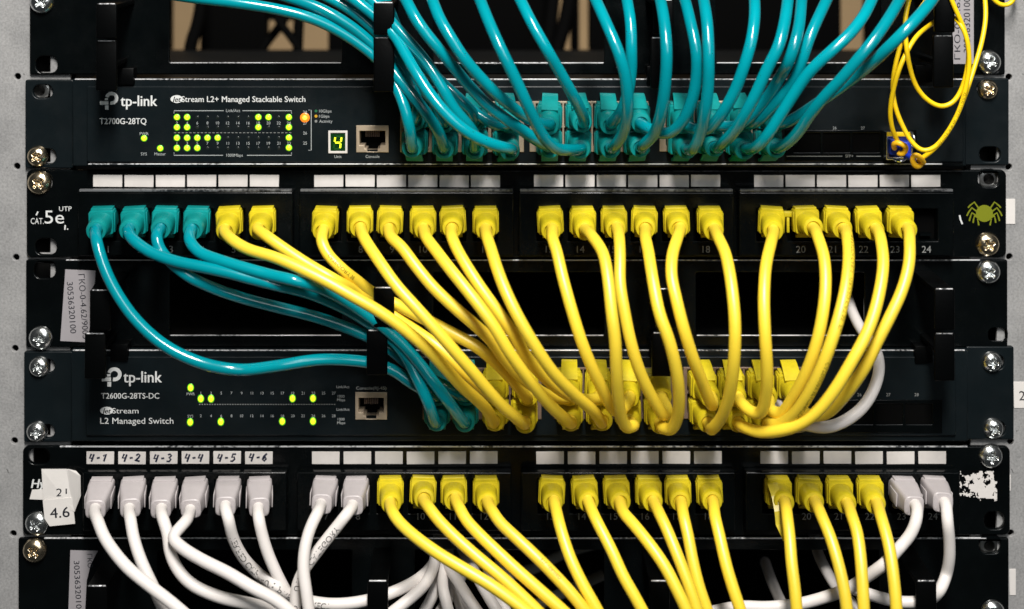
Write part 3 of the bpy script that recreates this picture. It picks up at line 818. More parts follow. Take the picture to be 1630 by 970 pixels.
for (x, y, R, m, lab) in SCREWS:
    s = bpy.data.objects.new('screw', SM[R if (R, m) in SM else 5.9, m]); s.location = P(x, y, 3.05)
    s.rotation_euler = (random.uniform(-.05, .05), random.uniform(0, 1.57), random.uniform(-.05, .05)); link(s)
    tag(s, lab, 'screw', 'rack mounting screws')
# cage nuts in open slots
NUTS = [(64, 144, 'bare steel nut in the open slot high on the upper switch left ear'), (1574, 868, 'bare steel nut in the open slot at the bottom organiser right end'),
        (1573, 285, 'bare steel nut in the open slot above the green spider')]
for x, y, lab in NUTS:
    k = MB(); c = P(x, y, -1.0); n = 20
    prof = [(.0047, .001), (.0047, -.0006), (.0040, -.0009), (.0027, -.0009), (.0029, .0), (.0029, .008)]
    vs = []; fs = []
    for (r, yy) in prof:
        for j in range(n): a = 2 * math.pi * j / n; vs.append(c + Vector((r * math.cos(a), yy, r * math.sin(a))))
    for i in range(len(prof) - 1):
        for j in range(n): fs.append([i * n + j, i * n + (j + 1) % n, (i + 1) * n + (j + 1) % n, (i + 1) * n + j])
    k.add(vs, fs, M['nut'], True); tag(k.build('cage_nut'), lab, 'nut', 'cage nuts in empty slots')

# ------------------------------------------------------------------ plugs
def loft(secs, n=32, cap=True):
    vs = []; fs = []
    for (w, a, c, e, oz) in secs:
        for k_ in range(n):
            th = 2 * math.pi * k_ / n; ct, st = math.cos(th), math.sin(th)
            vs.append(Vector((a * math.copysign(abs(ct) ** (2 / e), ct), -w, oz + c * math.copysign(abs(st) ** (2 / e), st))) * .001)
    for i in range(len(secs) - 1):
        for k_ in range(n): fs.append([i * n + k_, i * n + (k_ + 1) % n, (i + 1) * n + (k_ + 1) % n, (i + 1) * n + k_])
    fs.append(list(range(n))[::-1]); fs.append([(len(secs) - 1) * n + k_ for k_ in range(n)])
    return vs, fs
def mesh_of(name, geos, m):
    mb = MB()
    for vs, fs in geos: mb.add(vs, fs, m, True)
    me = bpy.data.meshes.new(name); me.from_pydata(mb.v, [], mb.f); me.materials.append(m)
    me.polygons.foreach_set('use_smooth', [True] * len(me.polygons)); me.update(); me.set_sharp_from_angle(angle=math.radians(38))
    return me
def bx(x0, x1, w0, w1, z0, z1, bev=.25):
    b_ = bmesh.new(); bmesh.ops.create_cube(b_, size=1)
    for v in b_.verts: v.co = Vector((x0 + (v.co.x + .5) * (x1 - x0), -(w0 + (v.co.y + .5) * (w1 - w0)), z0 + (v.co.z + .5) * (z1 - z0)))
    bmesh.ops.recalc_face_normals(b_, faces=b_.faces[:])
    bmesh.ops.bevel(b_, geom=b_.edges[:], offset=bev, segments=2, profile=.5, affect='EDGES')
    b_.verts.index_update(); vs = [v.co * .001 for v in b_.verts]; fs = [[v.index for v in f.verts] for f in b_.faces]; b_.free(); return vs, fs
def ribbon(prof, hw, th, taper=1.0):
    """curved strip: prof list of (w,z), half width hw"""
    vs = []; fs = []; n = len(prof)
    for i, (w, z) in enumerate(prof):
        a = prof[max(0, i - 1)]; c = prof[min(n - 1, i + 1)]
        t = Vector((c[0] - a[0], c[1] - a[1])).normalized(); nn = Vector((-t.y, t.x)) * th / 2
        h_ = hw * (1 + (taper - 1) * i / (n - 1))
        for sx, sg in ((-h_, 1), (h_, 1), (h_, -1), (-h_, -1)):
            vs.append(Vector((sx, -(w + nn.x * sg), z + nn.y * sg)) * .001)
    for i in range(n - 1):
        for k_ in range(4): fs.append([i * 4 + k_, i * 4 + (k_ + 1) % 4, (i + 1) * 4 + (k_ + 1) % 4, (i + 1) * 4 + k_])
    fs.append([3, 2, 1, 0]); fs.append([(n - 1) * 4 + k_ for k_ in range(4)]); return vs, fs
BODY = [loft([(-6, 5.7, 4.6, 9, 0), (.5, 5.7, 4.6, 9, 0), (.8, 5.95, 5.8, 9, 0), (7.0, 5.95, 5.8, 9, 0), (7.6, 5.7, 5.5, 8, 0), (7.7, 3, 3, 3, 0)], 36),
        bx(-5.2, 5.2, 0, 5.5, 5.5, 6.5, .3), bx(-6.3, -5.4, 1.5, 6.0, -4.9, 4.4, .25), bx(5.4, 6.3, 1.5, 6.0, -4.9, 4.4, .25)]
BOOT = [loft([(6.5, 5.3, 5.3, 3, -.1), (9.5, 5.25, 5.25, 2.3, -.3), (14, 5.05, 5.05, 2, -.5), (17.6, 4.9, 4.9, 2, -.6), (18.3, 4.5, 4.5, 2, -.6), (18.5, 3.2, 3.2, 2, -.6), (17.6, 2.8, 2.8, 2, -.6)], 28)]
LATCH_UP = [ribbon([(11.5, 4.6), (9, 6.3), (7.2, 7.4), (5.5, 8.4), (3.2, 9.4), (1.2, 9.9), (.2, 9.8)], 4.0, 1.3, .92)]
LATCH_DN = [ribbon([(11, -4.6), (8, -6.3), (5.5, -8.0), (3.2, -9.0), (1.2, -9.4), (.2, -9.2)], 4.0, 1.3, .95)]
LATCH_P = [ribbon([(9, -4.6), (6, -6.0), (3.5, -7.6), (.4, -8.0)], 4.2, 1.2, 1.0)]
WBODY = [loft([(-5, 5.7, 4.6, 9, 0), (.4, 5.7, 4.6, 9, 0), (.7, 6.0, 5.6, 8, 0), (6, 6.0, 5.7, 7, 0), (11, 5.6, 5.4, 5, -.1), (16, 4.9, 4.8, 4, -.3), (18.6, 4.7, 4.6, 3.6, -.4), (19.0, 4.3, 4.2, 3.4, -.4), (19.0, 3.0, 3.0, 2, -.4)], 36),
         bx(-5.0, 5.0, 0, 4.5, 5.3, 6.3, .3)]
WSIDE = [bx(-6.35, -5.75, 1.5, 12, -3.8, 2.2, .2), bx(5.75, 6.35, 1.5, 12, -3.8, 2.2, .2)]
PM = {}
for c in ('teal', 'yellow'):
    pm = M[c + '_plug']
    PM[c] = (mesh_of('plug', BODY, pm), mesh_of('boot', BOOT, pm), {'up': mesh_of('latch', LATCH_UP, pm), 'down': mesh_of('latch', LATCH_DN, pm), 'patch': mesh_of('latch', LATCH_P, pm)})
pm = M['white_plug']
PM['white'] = (mesh_of('plug', WBODY, pm), mesh_of('side_grips', WSIDE, pm), {'up': mesh_of('latch', LATCH_UP, pm), 'down': mesh_of('latch', LATCH_DN, pm), 'patch': mesh_of('latch', LATCH_P, pm)})
PM['clear'] = (mesh_of('plug', BODY, M['clear']), PM['yellow'][1], PM['yellow'][2])

def add_plug(t, o, e, color, latch):
    """plug seated at world point o, its nose-to-cord axis towards e"""
    body, boot, lat = PM[color]
    e = e + Vector((random.uniform(-1, 1), 0, random.uniform(-1, 1))) * .035
    q = (e - o).normalized().to_track_quat('-Y', 'Z')
    p = bpy.data.objects.new('plug', body); link(p, t)
    p.matrix_basis = Matrix.Translation(o - Vector(t.location)) @ q.to_matrix().to_4x4() @ Matrix.Rotation(random.uniform(-.055, .055), 4, 'Y')
    link(bpy.data.objects.new('boot' if color != 'white' else 'side_grips', boot), p)
    if latch: link(bpy.data.objects.new('latch', lat[latch]), p)
    return p

RC = .00270
def ext(pt, k): return 780 + (pt[0] - 780) * k, -150 + (pt[1] + 150) * k
def natural(px, py, d0, d1):
    k = (741 - d0) / (741 - d1); return ext((px, py), k)
GROUPS = {'teal': 'teal patch cables', 'yellow': 'yellow patch cables', 'white': 'white patch cables', 'grey': 'grey cables inside the rack'}
def cable(color, label, pts, a=None, c=None, B=22, r=RC, prints=(), name='patch_cable', cat='cable', group=None, matk=None, pow_=.6):
    """a / c: plug at the first / last end: (port px, py, depth, boot px, py, boot depth, latch, plug colour or None)"""
    loc = P(a[0], a[1], a[2]) if a else P(*pts[0][:2], pts[0][2] if len(pts[0]) > 2 else 30)
    t = thing(name, label, cat, loc, group or GROUPS.get(color))
    W_ = []
    def ends(e):
        o = P(e[0], e[1], e[2]); q = P(e[3], e[4], e[5]); d = (q - o).normalized()
        return o, d
    A = ends(a) if a else None; Cc = ends(c) if c else None
    blen = .0178
    pre = [A[0] + A[1] * (blen - .006), A[0] + A[1] * blen, A[0] + A[1] * (blen + .0035)] if A else []
    post = [Cc[0] + Cc[1] * (blen + .0035), Cc[0] + Cc[1] * blen, Cc[0] + Cc[1] * (blen - .006)] if Cc else []
    n = len(pts); L = [0.0]
    for p, q in zip(pts, pts[1:]): L.append(L[-1] + math.hypot(p[0] - q[0], p[1] - q[1]))
    d0 = 36 if a else (pts[0][2] if len(pts[0]) > 2 else 40); d1 = 36 if c else (pts[-1][2] if len(pts[-1]) > 2 else d0)
    tot = L[-1] or 1
    mid = []
    if color == 'teal' and pts[0][1] < 0 and len(pts[0]) > 2 and pts[0][2] >= 54:
        pts = [(p[0], p[1], p[2] - .0016 * max(0, 105 - p[1]) ** 2) if len(p) > 2 else p for p in pts]
    for i, p in enumerate(pts):
        if len(p) > 2: mid.append(P(*p)); continue
        s = (L[i] + (14 if a else 0)) / (tot + (14 if a else 0) + (14 if c else 0))
        bul = B * max(0, math.sin(math.pi * (s if (a and c) else s * .5 if a else .5 + s * .5))) ** pow_
        mid.append(P(p[0], p[1], d0 + (d1 - d0) * s + bul))
    path = catmull(pre + mid + post)
    mb = MB(); tube(mb, path, r, M[matk or color]); j = mb.build('jacket', t)
    for (s, s0, h, ang, rev) in prints:
        k = MB(); wrap_text(k, path, r, s, s0, h, M['print' if color == 'white' else 'print_y'], ang, rev); k.build('printing', j)
    if A: add_plug(t, A[0], A[0] + A[1], a[7] if len(a) > 7 else color, a[6])
    if Cc: add_plug(t, Cc[0], Cc[0] + Cc[1], c[7] if len(c) > 7 else color, c[6])
    return t

random.seed(21)
def p2(x, bxx, by): return (780 + (x - 780) * .995, 348.5, 10, bxx, by + 3, 28.5, 'patch')       # upper patch panel
def p3(x, bxx, by): return (780 + (x - 780) * .995, 778, 10, bxx, by + 1, 28.5, 'patch')         # lower patch panel
def s1(x, up, dx=0, dy=0):
    y = 182 if up else 223; e = natural(x, y, 8.5, 28); return (x, y, 8.5, e[0] + dx, e[1] + dy, 28, 'up' if up else 'down')
def s2(x, up, dx=0, dy=0, col='yellow'):
    y = 606 if up else 648; e = natural(x, y, 8.5, 28); return (x, y, 8.5, e[0] + dx, e[1] + dy, 28, 'up' if up else 'down', col)
c1 = C1[0] + C1[1] + C1[2]; c2 = C2[0] + C2[1] + C2[2]

# ------------------------------------------------------------------ teal cables over the upper switch
def tlab(s): return 'teal cable ' + s
cable('teal', tlab('lowest of the top left sweep, into upper switch far left lower port'),
      [(250, -12, 34), (310, -3, 36), (370, 4, 37), (440, 15, 36), (500, 31, 35), (550, 56, 33), (594, 88, 32), (616, 112, 32), (632, 140, 34), (644, 172, 38), (652, 204, 38)], c=s1(c1[0], False, -2, 2))
cable('teal', tlab('second lowest of the top left sweep, into the second lower port'),
      [(440, -10, 30), (500, 10, 33), (540, 30, 34), (570, 51, 33), (594, 72, 32), (612, 92, 31), (632, 122, 34), (654, 148, 38), (680, 182, 40), (699, 212, 38)], c=s1(c1[1], False, 0, 2))
cable('teal', tlab('dark and mostly hidden, into the far left upper port'),
      [(510, -10, 24), (555, 14, 26), (594, 46, 27), (612, 66, 27), (629, 90, 27), (645, 116, 29), (658, 142, 32), (665, 172, 33)], c=s1(c1[0], True))
cable('teal', tlab('long and bright, from the left ring to the fourth lower port'),
      [(545, -14, 30), (575, 8, 33), (600, 28, 34), (629, 58, 38), (646, 88, 44), (663, 117, 50), (686, 152, 55), (712, 183, 58), (738, 206, 58), (764, 222, 56), (790, 232, 52), (812, 237, 46)], c=s1(c1[3], False, 10, 4))
cable('teal', tlab('with thin highlight, highest right of left ring, into third lower port'),
      [(575, -14, 28), (594, 2, 30), (612, 22, 33), (630, 43, 37), (655, 71, 41), (680, 101, 45), (702, 136, 48), (722, 172, 47), (744, 198, 44), (756, 216, 39)], c=s1(c1[2], False, 0, 2))
cable('teal', tlab('thin dark one tucked behind the highlighted one, into the third upper port'),
      [(588, -18, 24), (604, 4, 25), (629, 48, 27), (660, 88, 29), (690, 118, 32), (714, 142, 36), (738, 164, 38), (752, 180, 36)], c=s1(c1[2], True, 0, 2))
cable('teal', tlab('hidden deepest behind the others, into the fourth upper port of the upper switch'),
      [(600, -24, 20), (616, 6, 20), (640, 62, 22), (690, 124, 26), (730, 160, 30), (766, 186, 33), (792, 200, 34)], c=s1(c1[3], True, 6, 5))
cable('teal', tlab('just right of the left ring, curving down to the fifth lower port'),
      [(630, -30, 66), (646, 0, 65), (662, 30, 63), (681, 57, 60), (706, 87, 56), (727, 113, 52), (748, 138, 50), (777, 168, 49), (803, 188, 48), (832, 208, 46), (852, 222, 42)], c=s1(c1[4], False, -2, 0))
cable('teal', tlab('with a long white glint, curving down to the fifth upper port'),
      [(676, -30, 68), (688, 0, 67), (700, 30, 66), (718, 61, 65), (738, 92, 63), (763, 122, 60), (792, 151, 56), (822, 176, 50), (846, 192, 42)], c=s1(c1[4], True, -2, 6))
cable('teal', tlab('steep one crossing in front of the fifth column, into the sixth lower port'),
      [(752, -30, 70), (764, 0, 71), (780, 40, 72), (798, 80, 73), (818, 121, 72), (836, 160, 70), (850, 190, 66), (864, 217, 61), (884, 236, 54), (904, 239, 46)], c=s1(c1[5], False, 2, 2))
cable('teal', tlab('long straight diagonal into the sixth upper port of the upper switch'),
      [(812, -30, 70), (828, 0, 70), (846, 36, 69), (868, 75, 66), (890, 113, 60), (912, 152, 53), (927, 182, 42)], c=s1(c1[5], True, 6, 5))
cable('teal', tlab('bowing in front of the seventh column, into the seventh lower port'),
      [(932, -30, 70), (948, 0, 71), (966, 40, 72), (983, 80, 72), (995, 120, 70), (999, 160, 66), (998, 186, 61), (992, 212, 53), (980, 231, 44)], c=s1(c1[6], False, 2, 2))
cable('teal', tlab('ducking behind its left neighbour, into the seventh upper port'),
      [(992, -30, 56), (998, 0, 55), (1004, 40, 53), (1005, 80, 50), (1005, 112, 47), (1000, 146, 44), (990, 176, 41), (980, 190, 37)], c=s1(c1[6], True, 3, 5))
cable('teal', tlab('near vertical in front of the right-centre ring, into the eighth lower port'),
      [(1042, -30, 66), (1051, 0, 67), (1058, 40, 68), (1061, 80, 68), (1060, 121, 66), (1055, 166, 62), (1050, 190, 58), (1040, 216, 50), (1024, 231, 42)], c=s1(c1[7], False, 3, 2))
cable('teal', tlab('bowing left at its foot, into the eighth upper port of the upper switch'),
      [(1078, -30, 60), (1090, 0, 60), (1100, 40, 60), (1108, 80, 60), (1109, 118, 58), (1102, 158, 55), (1086, 194, 50), (1066, 212, 44), (1044, 210, 38), (1028, 202, 35)], c=s1(c1[7], True, 2, 6))
cable('teal', tlab('almost straight down, into the ninth lower port of the upper switch'),
      [(1114, -30, 66), (1120, 0, 67), (1126, 40, 68), (1128, 90, 67), (1127, 140, 64), (1122, 180, 60), (1115, 212, 53), (1105, 236, 46)], c=s1(c1[8], False, 4, 4))
cable('teal', tlab('arching from upper right to the ninth upper port of the upper switch'),
      [(1199, -30, 64), (1201, 0, 64), (1201, 30, 64), (1196, 65, 63), (1186, 101, 61), (1169, 146, 57), (1150, 180, 52), (1130, 204, 44), (1108, 207, 38)], c=s1(c1[8], True, 2, 6))
cable('teal', tlab('bright one slanting left, into the tenth lower port of the upper switch'),
      [(1258, -30, 66), (1254, 0, 67), (1248, 40, 68), (1239, 74, 68), (1221, 110, 66), (1200, 156, 63), (1184, 186, 59), (1170, 208, 53), (1152, 227, 44)], c=s1(c1[9], False, 3, 2))
cable('teal', tlab('short blunt-looking bend turning inward, into the tenth upper port'),
      [(1280, -30, 58), (1276, 0, 59), (1272, 40, 60), (1265, 70, 61), (1255, 98, 59), (1242, 122, 50), (1224, 152, 44), (1196, 184, 40), (1168, 202, 37)], c=s1(c1[9], True, 3, 6))
cable('teal', tlab('slim glinting one, fourth from the right, into the eleventh upper port'),
      [(1330, -30, 56), (1316, 0, 56), (1300, 34, 56), (1288, 62, 55), (1278, 92, 53), (1267, 122, 50), (1250, 148, 47), (1228, 172, 43), (1204, 194, 38)], c=s1(c1[10], True, 4, 5))
cable('teal', tlab('third from the right, sweeping down to the eleventh lower port'),
      [(1400, -30, 60), (1388, 0, 61), (1372, 30, 62), (1350, 57, 62), (1324, 81, 61), (1298, 105, 59), (1281, 124, 57), (1266, 146, 55), (1252, 168, 53), (1238, 190, 51), (1222, 215, 48), (1204, 234, 42)], c=s1(c1[10], False, 5, 3))
cable('teal', tlab('second from the right, long diagonal to the far right lower port'),
      [(1448, -30, 64), (1432, 0, 65), (1418, 24, 66), (1396, 57, 66), (1372, 87, 65), (1340, 125, 62), (1310, 157, 57), (1290, 182, 52), (1274, 206, 46), (1256, 226, 39)], c=s1(c1[11], False, 4, 2))
cable('teal', tlab('rightmost, crossing the yellow fibre, into the far right upper port'),
      [(1500, -30, 72), (1484, 0, 73), (1466, 22, 73), (1440, 50, 71), (1416, 74, 66), (1394, 95, 59), (1372, 114, 52), (1340, 138, 46), (1302, 164, 42), (1272, 184, 38), (1250, 196, 35)], c=s1(c1[11], True, 4, 5))
# a spare teal plug whose cord runs back behind
cable('teal', tlab('short and dark behind the left bunch, into the second upper port'),
      [(606, -20, 16), (622, 20, 16), (640, 80, 18), (668, 134, 24), (696, 170, 30)], c=s1(c1[1], True, 0, 4))

# ------------------------------------------------------------------ upper patch panel down to the lower switch
def up(i): return 'in upper panel port %d' % i
cable('teal', 'teal cable %s, hanging in the lowest, widest loop' % up(1),
      [(154, 385), (164, 420), (182, 460), (215, 508), (262, 550), (320, 578), (380, 589), (440, 583, 44), (505, 573, 38), (560, 574, 33), (600, 580, 31), (630, 592, 31), (652, 608, 32), (676, 622, 33)], p2(163, 154, 362), s2(c2[0], True, 0, 4, 'teal'), B=18)
cable('teal', 'teal cable %s, joining its neighbour in a thick bright pair' % up(2),
      [(210, 380), (236, 400), (278, 416), (320, 425), (362, 434), (400, 444), (440, 454), (483, 464, 46), (525, 480, 40), (560, 497, 36), (590, 516, 33), (618, 536, 33), (645, 566, 36), (664, 603, 40), (681, 640, 40)], p2(214, 206, 361), s2(c2[0], False, 0, 2, 'teal'), B=16)
cable('teal', 'teal cable %s, dark, lowest of those going behind the ring' % up(3),
      [(249, 378), (255, 398), (276, 421), (302, 441), (340, 459, 40), (380, 473, 37), (440, 489, 34), (500, 504, 31), (550, 521, 29), (583, 535, 28), (616, 552, 28), (650, 580, 29), (690, 606, 31), (722, 622, 33)], p2(263, 255, 361), s2(c2[1], True, 0, 4, 'teal'), B=12)
cable('teal', 'teal cable %s, topmost of the thick bright pair' % up(4),
      [(302, 384), (316, 401), (348, 414), (390, 427), (430, 438), (470, 447, 58), (510, 459, 52), (545, 476, 45), (580, 499, 38), (608, 519, 36), (640, 547, 37), (668, 579, 40), (692, 611, 42), (714, 640, 40)], p2(313, 305, 362), s2(c2[1], False, 0, 2, 'teal'), B=20)
YL = lambda s: 'yellow cable ' + s
cable('yellow', YL(up(5) + ', passing in front of the ring'),
      [(368, 381), (392, 396), (440, 411), (483, 430), (525, 451), (560, 471), (602, 495), (640, 522), (680, 556), (710, 588), (735, 615), (760, 637), (776, 654)], p2(365, 358, 362), s2(c2[2], False, -3, 2), B=27)
cable('yellow', YL(up(6) + ', the lower one tucked behind the ring'),
      [(424, 376), (452, 396), (490, 421), (535, 447), (570, 466, 37), (600, 484, 33), (630, 505, 35), (662, 527, 42), (700, 554, 48), (732, 586, 48), (760, 612, 42)], p2(418, 411, 360), s2(c2[2], True, -2, 5), B=16)
cable('yellow', YL(up(7) + ', faintly printed, the upper one tucked behind the ring'),
      [(512, 384), (521, 404), (545, 429), (572, 450, 38), (597, 469, 33), (630, 484, 34), (660, 500, 40), (690, 515, 46), (724, 533, 50), (760, 553, 52), (792, 580, 50), (820, 610, 43), (836, 630, 38)], p2(518, 515, 363), s2(c2[3], True, 4, 6), B=14,
      prints=[('CATEGORY 5E', .026, .0016, .3, False)])
cable('yellow', YL(up(8) + ', first to the right of the ring'),
      [(580, 380), (590, 396), (607, 421), (631, 455), (666, 494), (700, 532), (730, 567), (752, 592), (775, 620), (800, 647), (824, 667)], p2(572, 574, 360), s2(c2[3], False, 0, 3), B=34)
cable('yellow', YL(up(9) + ', slipping under its right neighbour low down'),
      [(624, 380), (638, 392), (662, 424), (690, 458), (724, 490), (753, 515), (780, 540), (802, 570), (824, 596), (850, 616), (876, 632)], p2(620, 619, 361), s2(c2[4], True, -4, 4), B=24)
cable('yellow', YL(up(10) + ', merging with the one on its right'),
      [(680, 381), (690, 394), (712, 423), (736, 453), (762, 486), (787, 521), (810, 560), (832, 592), (852, 618), (876, 646), (896, 664)], p2(672, 674, 361), s2(c2[4], False, 0, 2), B=38)
cable('yellow', YL(up(11) + ', running close along the one on its left'),
      [(720, 380), (727, 396), (743, 424), (767, 461), (794, 498), (819, 534), (840, 571), (866, 600), (896, 624), (924, 636)], p2(721, 719, 361), s2(c2[5], True, -2, 5), B=29)
cable('yellow', YL(up(12) + ', last before the wide gap between plug groups'),
      [(776, 380), (782, 398), (792, 430), (806, 466), (826, 507), (851, 550), (880, 593), (916, 630), (946, 656)], p2(773, 773, 361), s2(c2[5], False, 2, 2), B=40)
cable('yellow', YL(up(13) + ', first after the wide middle gap'),
      [(880, 382), (886, 400), (895, 439), (908, 487), (924, 539), (940, 580), (958, 618), (972, 646), (984, 656)], p2(876, 879, 361), s2(c2[6], True, -2, 6), B=28)
cable('yellow', YL(up(14) + ', bending right then dropping straight'),
      [(942, 376), (960, 404), (968, 445), (974, 500), (979, 540), (981, 583), (984, 634), (989, 664), (998, 681), (1008, 678)], p2(927, 931, 361), s2(c2[6], False, 0, 4), B=40)
cable('yellow', YL(up(15) + ', side by side with its left neighbour'),
      [(986, 382), (987, 410), (987, 450), (993, 490), (1005, 548), (1021, 598), (1042, 640), (1058, 662), (1062, 652, 41)], p2(977, 982, 359), s2(c2[7], True, 2, 7, 'clear')[:6] + (None, 'clear'), B=27)
cable('yellow', YL(up(16) + ', hooking back left at its foot'),
      [(1028, 382), (1032, 400), (1039, 445), (1050, 500), (1065, 542), (1077, 592), (1081, 636), (1078, 666), (1068, 684), (1056, 682)], p2(1026, 1027, 361), s2(c2[7], False, 0, 4), B=40)
cable('yellow', YL(up(17) + ', bowed left under its plug'),
      [(1078, 380), (1070, 408), (1069, 440), (1076, 474), (1088, 522), (1103, 570), (1119, 612), (1133, 645)], p2(1077, 1082, 360), s2(c2[8], True, 8, 6), B=36)
cable('yellow', YL(up(18) + ', bowed right and last before the right gap'),
      [(1144, 380), (1155, 405), (1165, 459), (1170, 520), (1168, 580), (1160, 634), (1149, 664), (1134, 683)], p2(1130, 1137, 361), s2(c2[8], False, 4, 5), B=42)
cable('yellow', YL(up(19) + ', near vertical and first after the right gap'),
      [(1227, 388), (1219, 425), (1216, 480), (1218, 535), (1221, 590), (1219, 630), (1210, 658), (1196, 656), (1182, 644)], p2(1229, 1231, 364), s2(c2[9], True, 4, 7), B=38)
cable('yellow', YL(up(20) + ', bowed right beside the printed one'),
      [(1302, 378), (1312, 412), (1314, 459), (1308, 510), (1297, 556), (1279, 603), (1261, 636), (1244, 658), (1228, 654)], p2(1281, 1294, 360), s2(c2[10], True, 4, 7), B=34)
cable('yellow', YL(up(21) + ', printed along its whole length'),
      [(1349, 380), (1351, 410), (1347, 455), (1337, 500), (1324, 542), (1308, 585), (1287, 628), (1264, 660), (1240, 676), (1224, 676)], p2(1331, 1343, 361), s2(c2[10], False, 4, 5), B=42,
      prints=[('L 568 B PATCH CABLE  VERIFIED CAT.5E  FL', .022, .0019, .35, False), ('CATEGORY 5E UTP PATCH', .088, .0019, .4, False)])
cable('yellow', YL(up(22) + ', sweeping far left along the bottom'),
      [(1402, 382), (1406, 420), (1400, 465), (1388, 510), (1374, 543), (1358, 572), (1330, 619), (1300, 656), (1270, 677), (1240, 686), (1208, 688), (1184, 680)], p2(1382, 1394, 361), s2(c2[9], False, 4, 4), B=36)
cable('yellow', YL(up(23) + ', rightmost, beside the empty port'),
      [(1448, 384), (1447, 420), (1436, 462), (1416, 506), (1397, 543), (1376, 586), (1342, 633), (1312, 660), (1284, 660)], p2(1432, 1444, 360), s2(c2[11], True, 4, 7), B=26)
cable('white', 'white cable curving out of the middle organiser to the far right of the lower switch',
      [(1348, 470, -30), (1358, 500, -8), (1372, 526, 8), (1386, 545, 18), (1397, 566, 26), (1399, 592, 33), (1391, 620, 37), (1372, 650, 40), (1340, 673, 42), (1312, 681, 42), (1286, 677, 38)], None, s2(c2[11], False, 4, 3, 'white'))

# ------------------------------------------------------------------ lower patch panel, cords leaving downward
def lo(i): return 'in lower panel port %d' % i
def low(color, i, x, bp, pts, extra='', B=20, prints=()):
    cable(color, '%s cable %s%s' % (color, lo(i), extra), pts, p3(x, bp[0], bp[1]), None, B=B, prints=prints)
low('white', 1, 160, (152, 808), [(156, 830), (167, 857), (200, 901), (237, 932), (267, 955), (292, 976), (330, 1010)], ', leftmost of all', 32)
low('white', 2, 210, (206, 808), [(208, 828), (212, 853), (223, 889), (242, 931), (256, 960), (275, 1010)], ', dropping behind its left neighbour', 18)
low('white', 3, 261, (257, 808), [(260, 828), (267, 850), (270, 876), (280, 902), (303, 929), (350, 951), (420, 967), (480, 995)], ', curving right beneath the kinked one', 18)
low('white', 4, 310, (303, 810), [(296, 830), (282, 845), (275, 856), (287, 870), (320, 891), (362, 912), (404, 937), (440, 956), (480, 990)], ', kinked sharply just below its plug', 30)
low('white', 5, 362, (359, 804), [(363, 824), (371, 857), (388, 889), (412, 914), (436, 931, 42), (462, 947, 38), (500, 959, 34), (540, 962, 31), (585, 956, 29), (620, 945, 27), (655, 929, 22), (682, 908, 8), (696, 884, -18), (702, 870, -45)],
    ', printed, running behind the ring', 18, prints=[('VERIFIED CATEGORY 5E UTP', .024, .0027, .25, False), ('NETCONNECT', .074, .0027, .0, False)])
low('white', 6, 411, (411, 807), [(412, 826), (416, 846), (426, 880), (442, 917), (456, 944, 38), (474, 985, 30)], ', tucked behind the printed one', 8)
low('white', 7, 517, (511, 801), [(505, 818), (495, 838), (486, 869), (483, 905), (488, 945), (497, 1010)], ', crossing over its printed neighbour', 22)
low('white', 8, 567, (561, 803), [(551, 820), (540, 834), (520, 859), (497, 889), (479, 916), (471, 942), (470, 1005)], ', printed and slanting left', 8, prints=[('UTP 5E CATEGORY', .0225, .0027, .1, True), ('VERIFIED', .062, .0027, .1, True)])
low('yellow', 9, 620, (621, 799), [(626, 818), (636, 832), (660, 854), (700, 883), (740, 907), (780, 931), (810, 952), (836, 972), (880, 1010)], ', leftmost yellow one', 36)
low('yellow', 10, 672, (674, 794), [(684, 810), (696, 826), (721, 852), (760, 887), (796, 917), (830, 948), (852, 969), (890, 1008)], ', second yellow from the left', 30)
low('yellow', 11, 722, (725, 793), [(733, 812), (742, 828), (762, 850), (790, 877), (821, 906), (856, 937), (891, 968), (930, 1005)], ', third yellow from the left', 32)
low('yellow', 12, 773, (776, 797), [(785, 816), (796, 832), (818, 853), (850, 883), (880, 913), (906, 941), (930, 971), (955, 1008)], ', lightly printed, last before the middle gap', 30, prints=[('ETL VERIFIED', .052, .0014, .6, False)])
low('yellow', 13, 878, (882, 797), [(888, 824), (893, 844), (908, 889), (928, 931), (950, 970), (968, 1005)], ', first after the middle gap', 28)
low('yellow', 14, 929, (936, 797), [(946, 822), (955, 840), (973, 875), (992, 917), (1010, 949), (1024, 975), (1042, 1008)], ', second after the middle gap', 26)
low('yellow', 15, 980, (986, 798), [(994, 819), (1006, 832), (1035, 868), (1059, 903), (1078, 940), (1092, 970), (1105, 1005)], ', third after the middle gap, bent right', 34)
low('yellow', 16, 1031, (1040, 797), [(1050, 819), (1061, 842), (1079, 886), (1095, 928), (1109, 970), (1120, 1005)], ', crossing beside its right neighbour', 28)
low('yellow', 17, 1079, (1084, 798), [(1088, 822), (1095, 852), (1103, 895), (1113, 935), (1125, 970), (1138, 1005)], ', straightest of its six', 22)
low('yellow', 18, 1129, (1135, 797), [(1138, 822), (1145, 852), (1156, 900), (1168, 940), (1178, 970), (1188, 1005)], ', last before the right gap', 26)
low('yellow', 19, 1238, (1248, 797), [(1253, 822), (1257, 856), (1260, 896), (1265, 936), (1268, 968), (1271, 1005)], ', with a broken latch strip hanging down', 28)
low('yellow', 20, 1287, (1297, 797), [(1307, 820), (1322, 856), (1334, 896), (1343, 936), (1348, 970), (1351, 1005)], ', second after the right gap', 30)
low('yellow', 21, 1335, (1348, 800), [(1356, 822), (1364, 846), (1369, 880), (1372, 916), (1375, 970), (1376, 1005)], ', third after the right gap', 30)
low('yellow', 22, 1385, (1395, 799), [(1402, 822), (1408, 842), (1416, 874), (1422, 916), (1427, 970), (1428, 1005)], ', rightmost yellow one', 30)
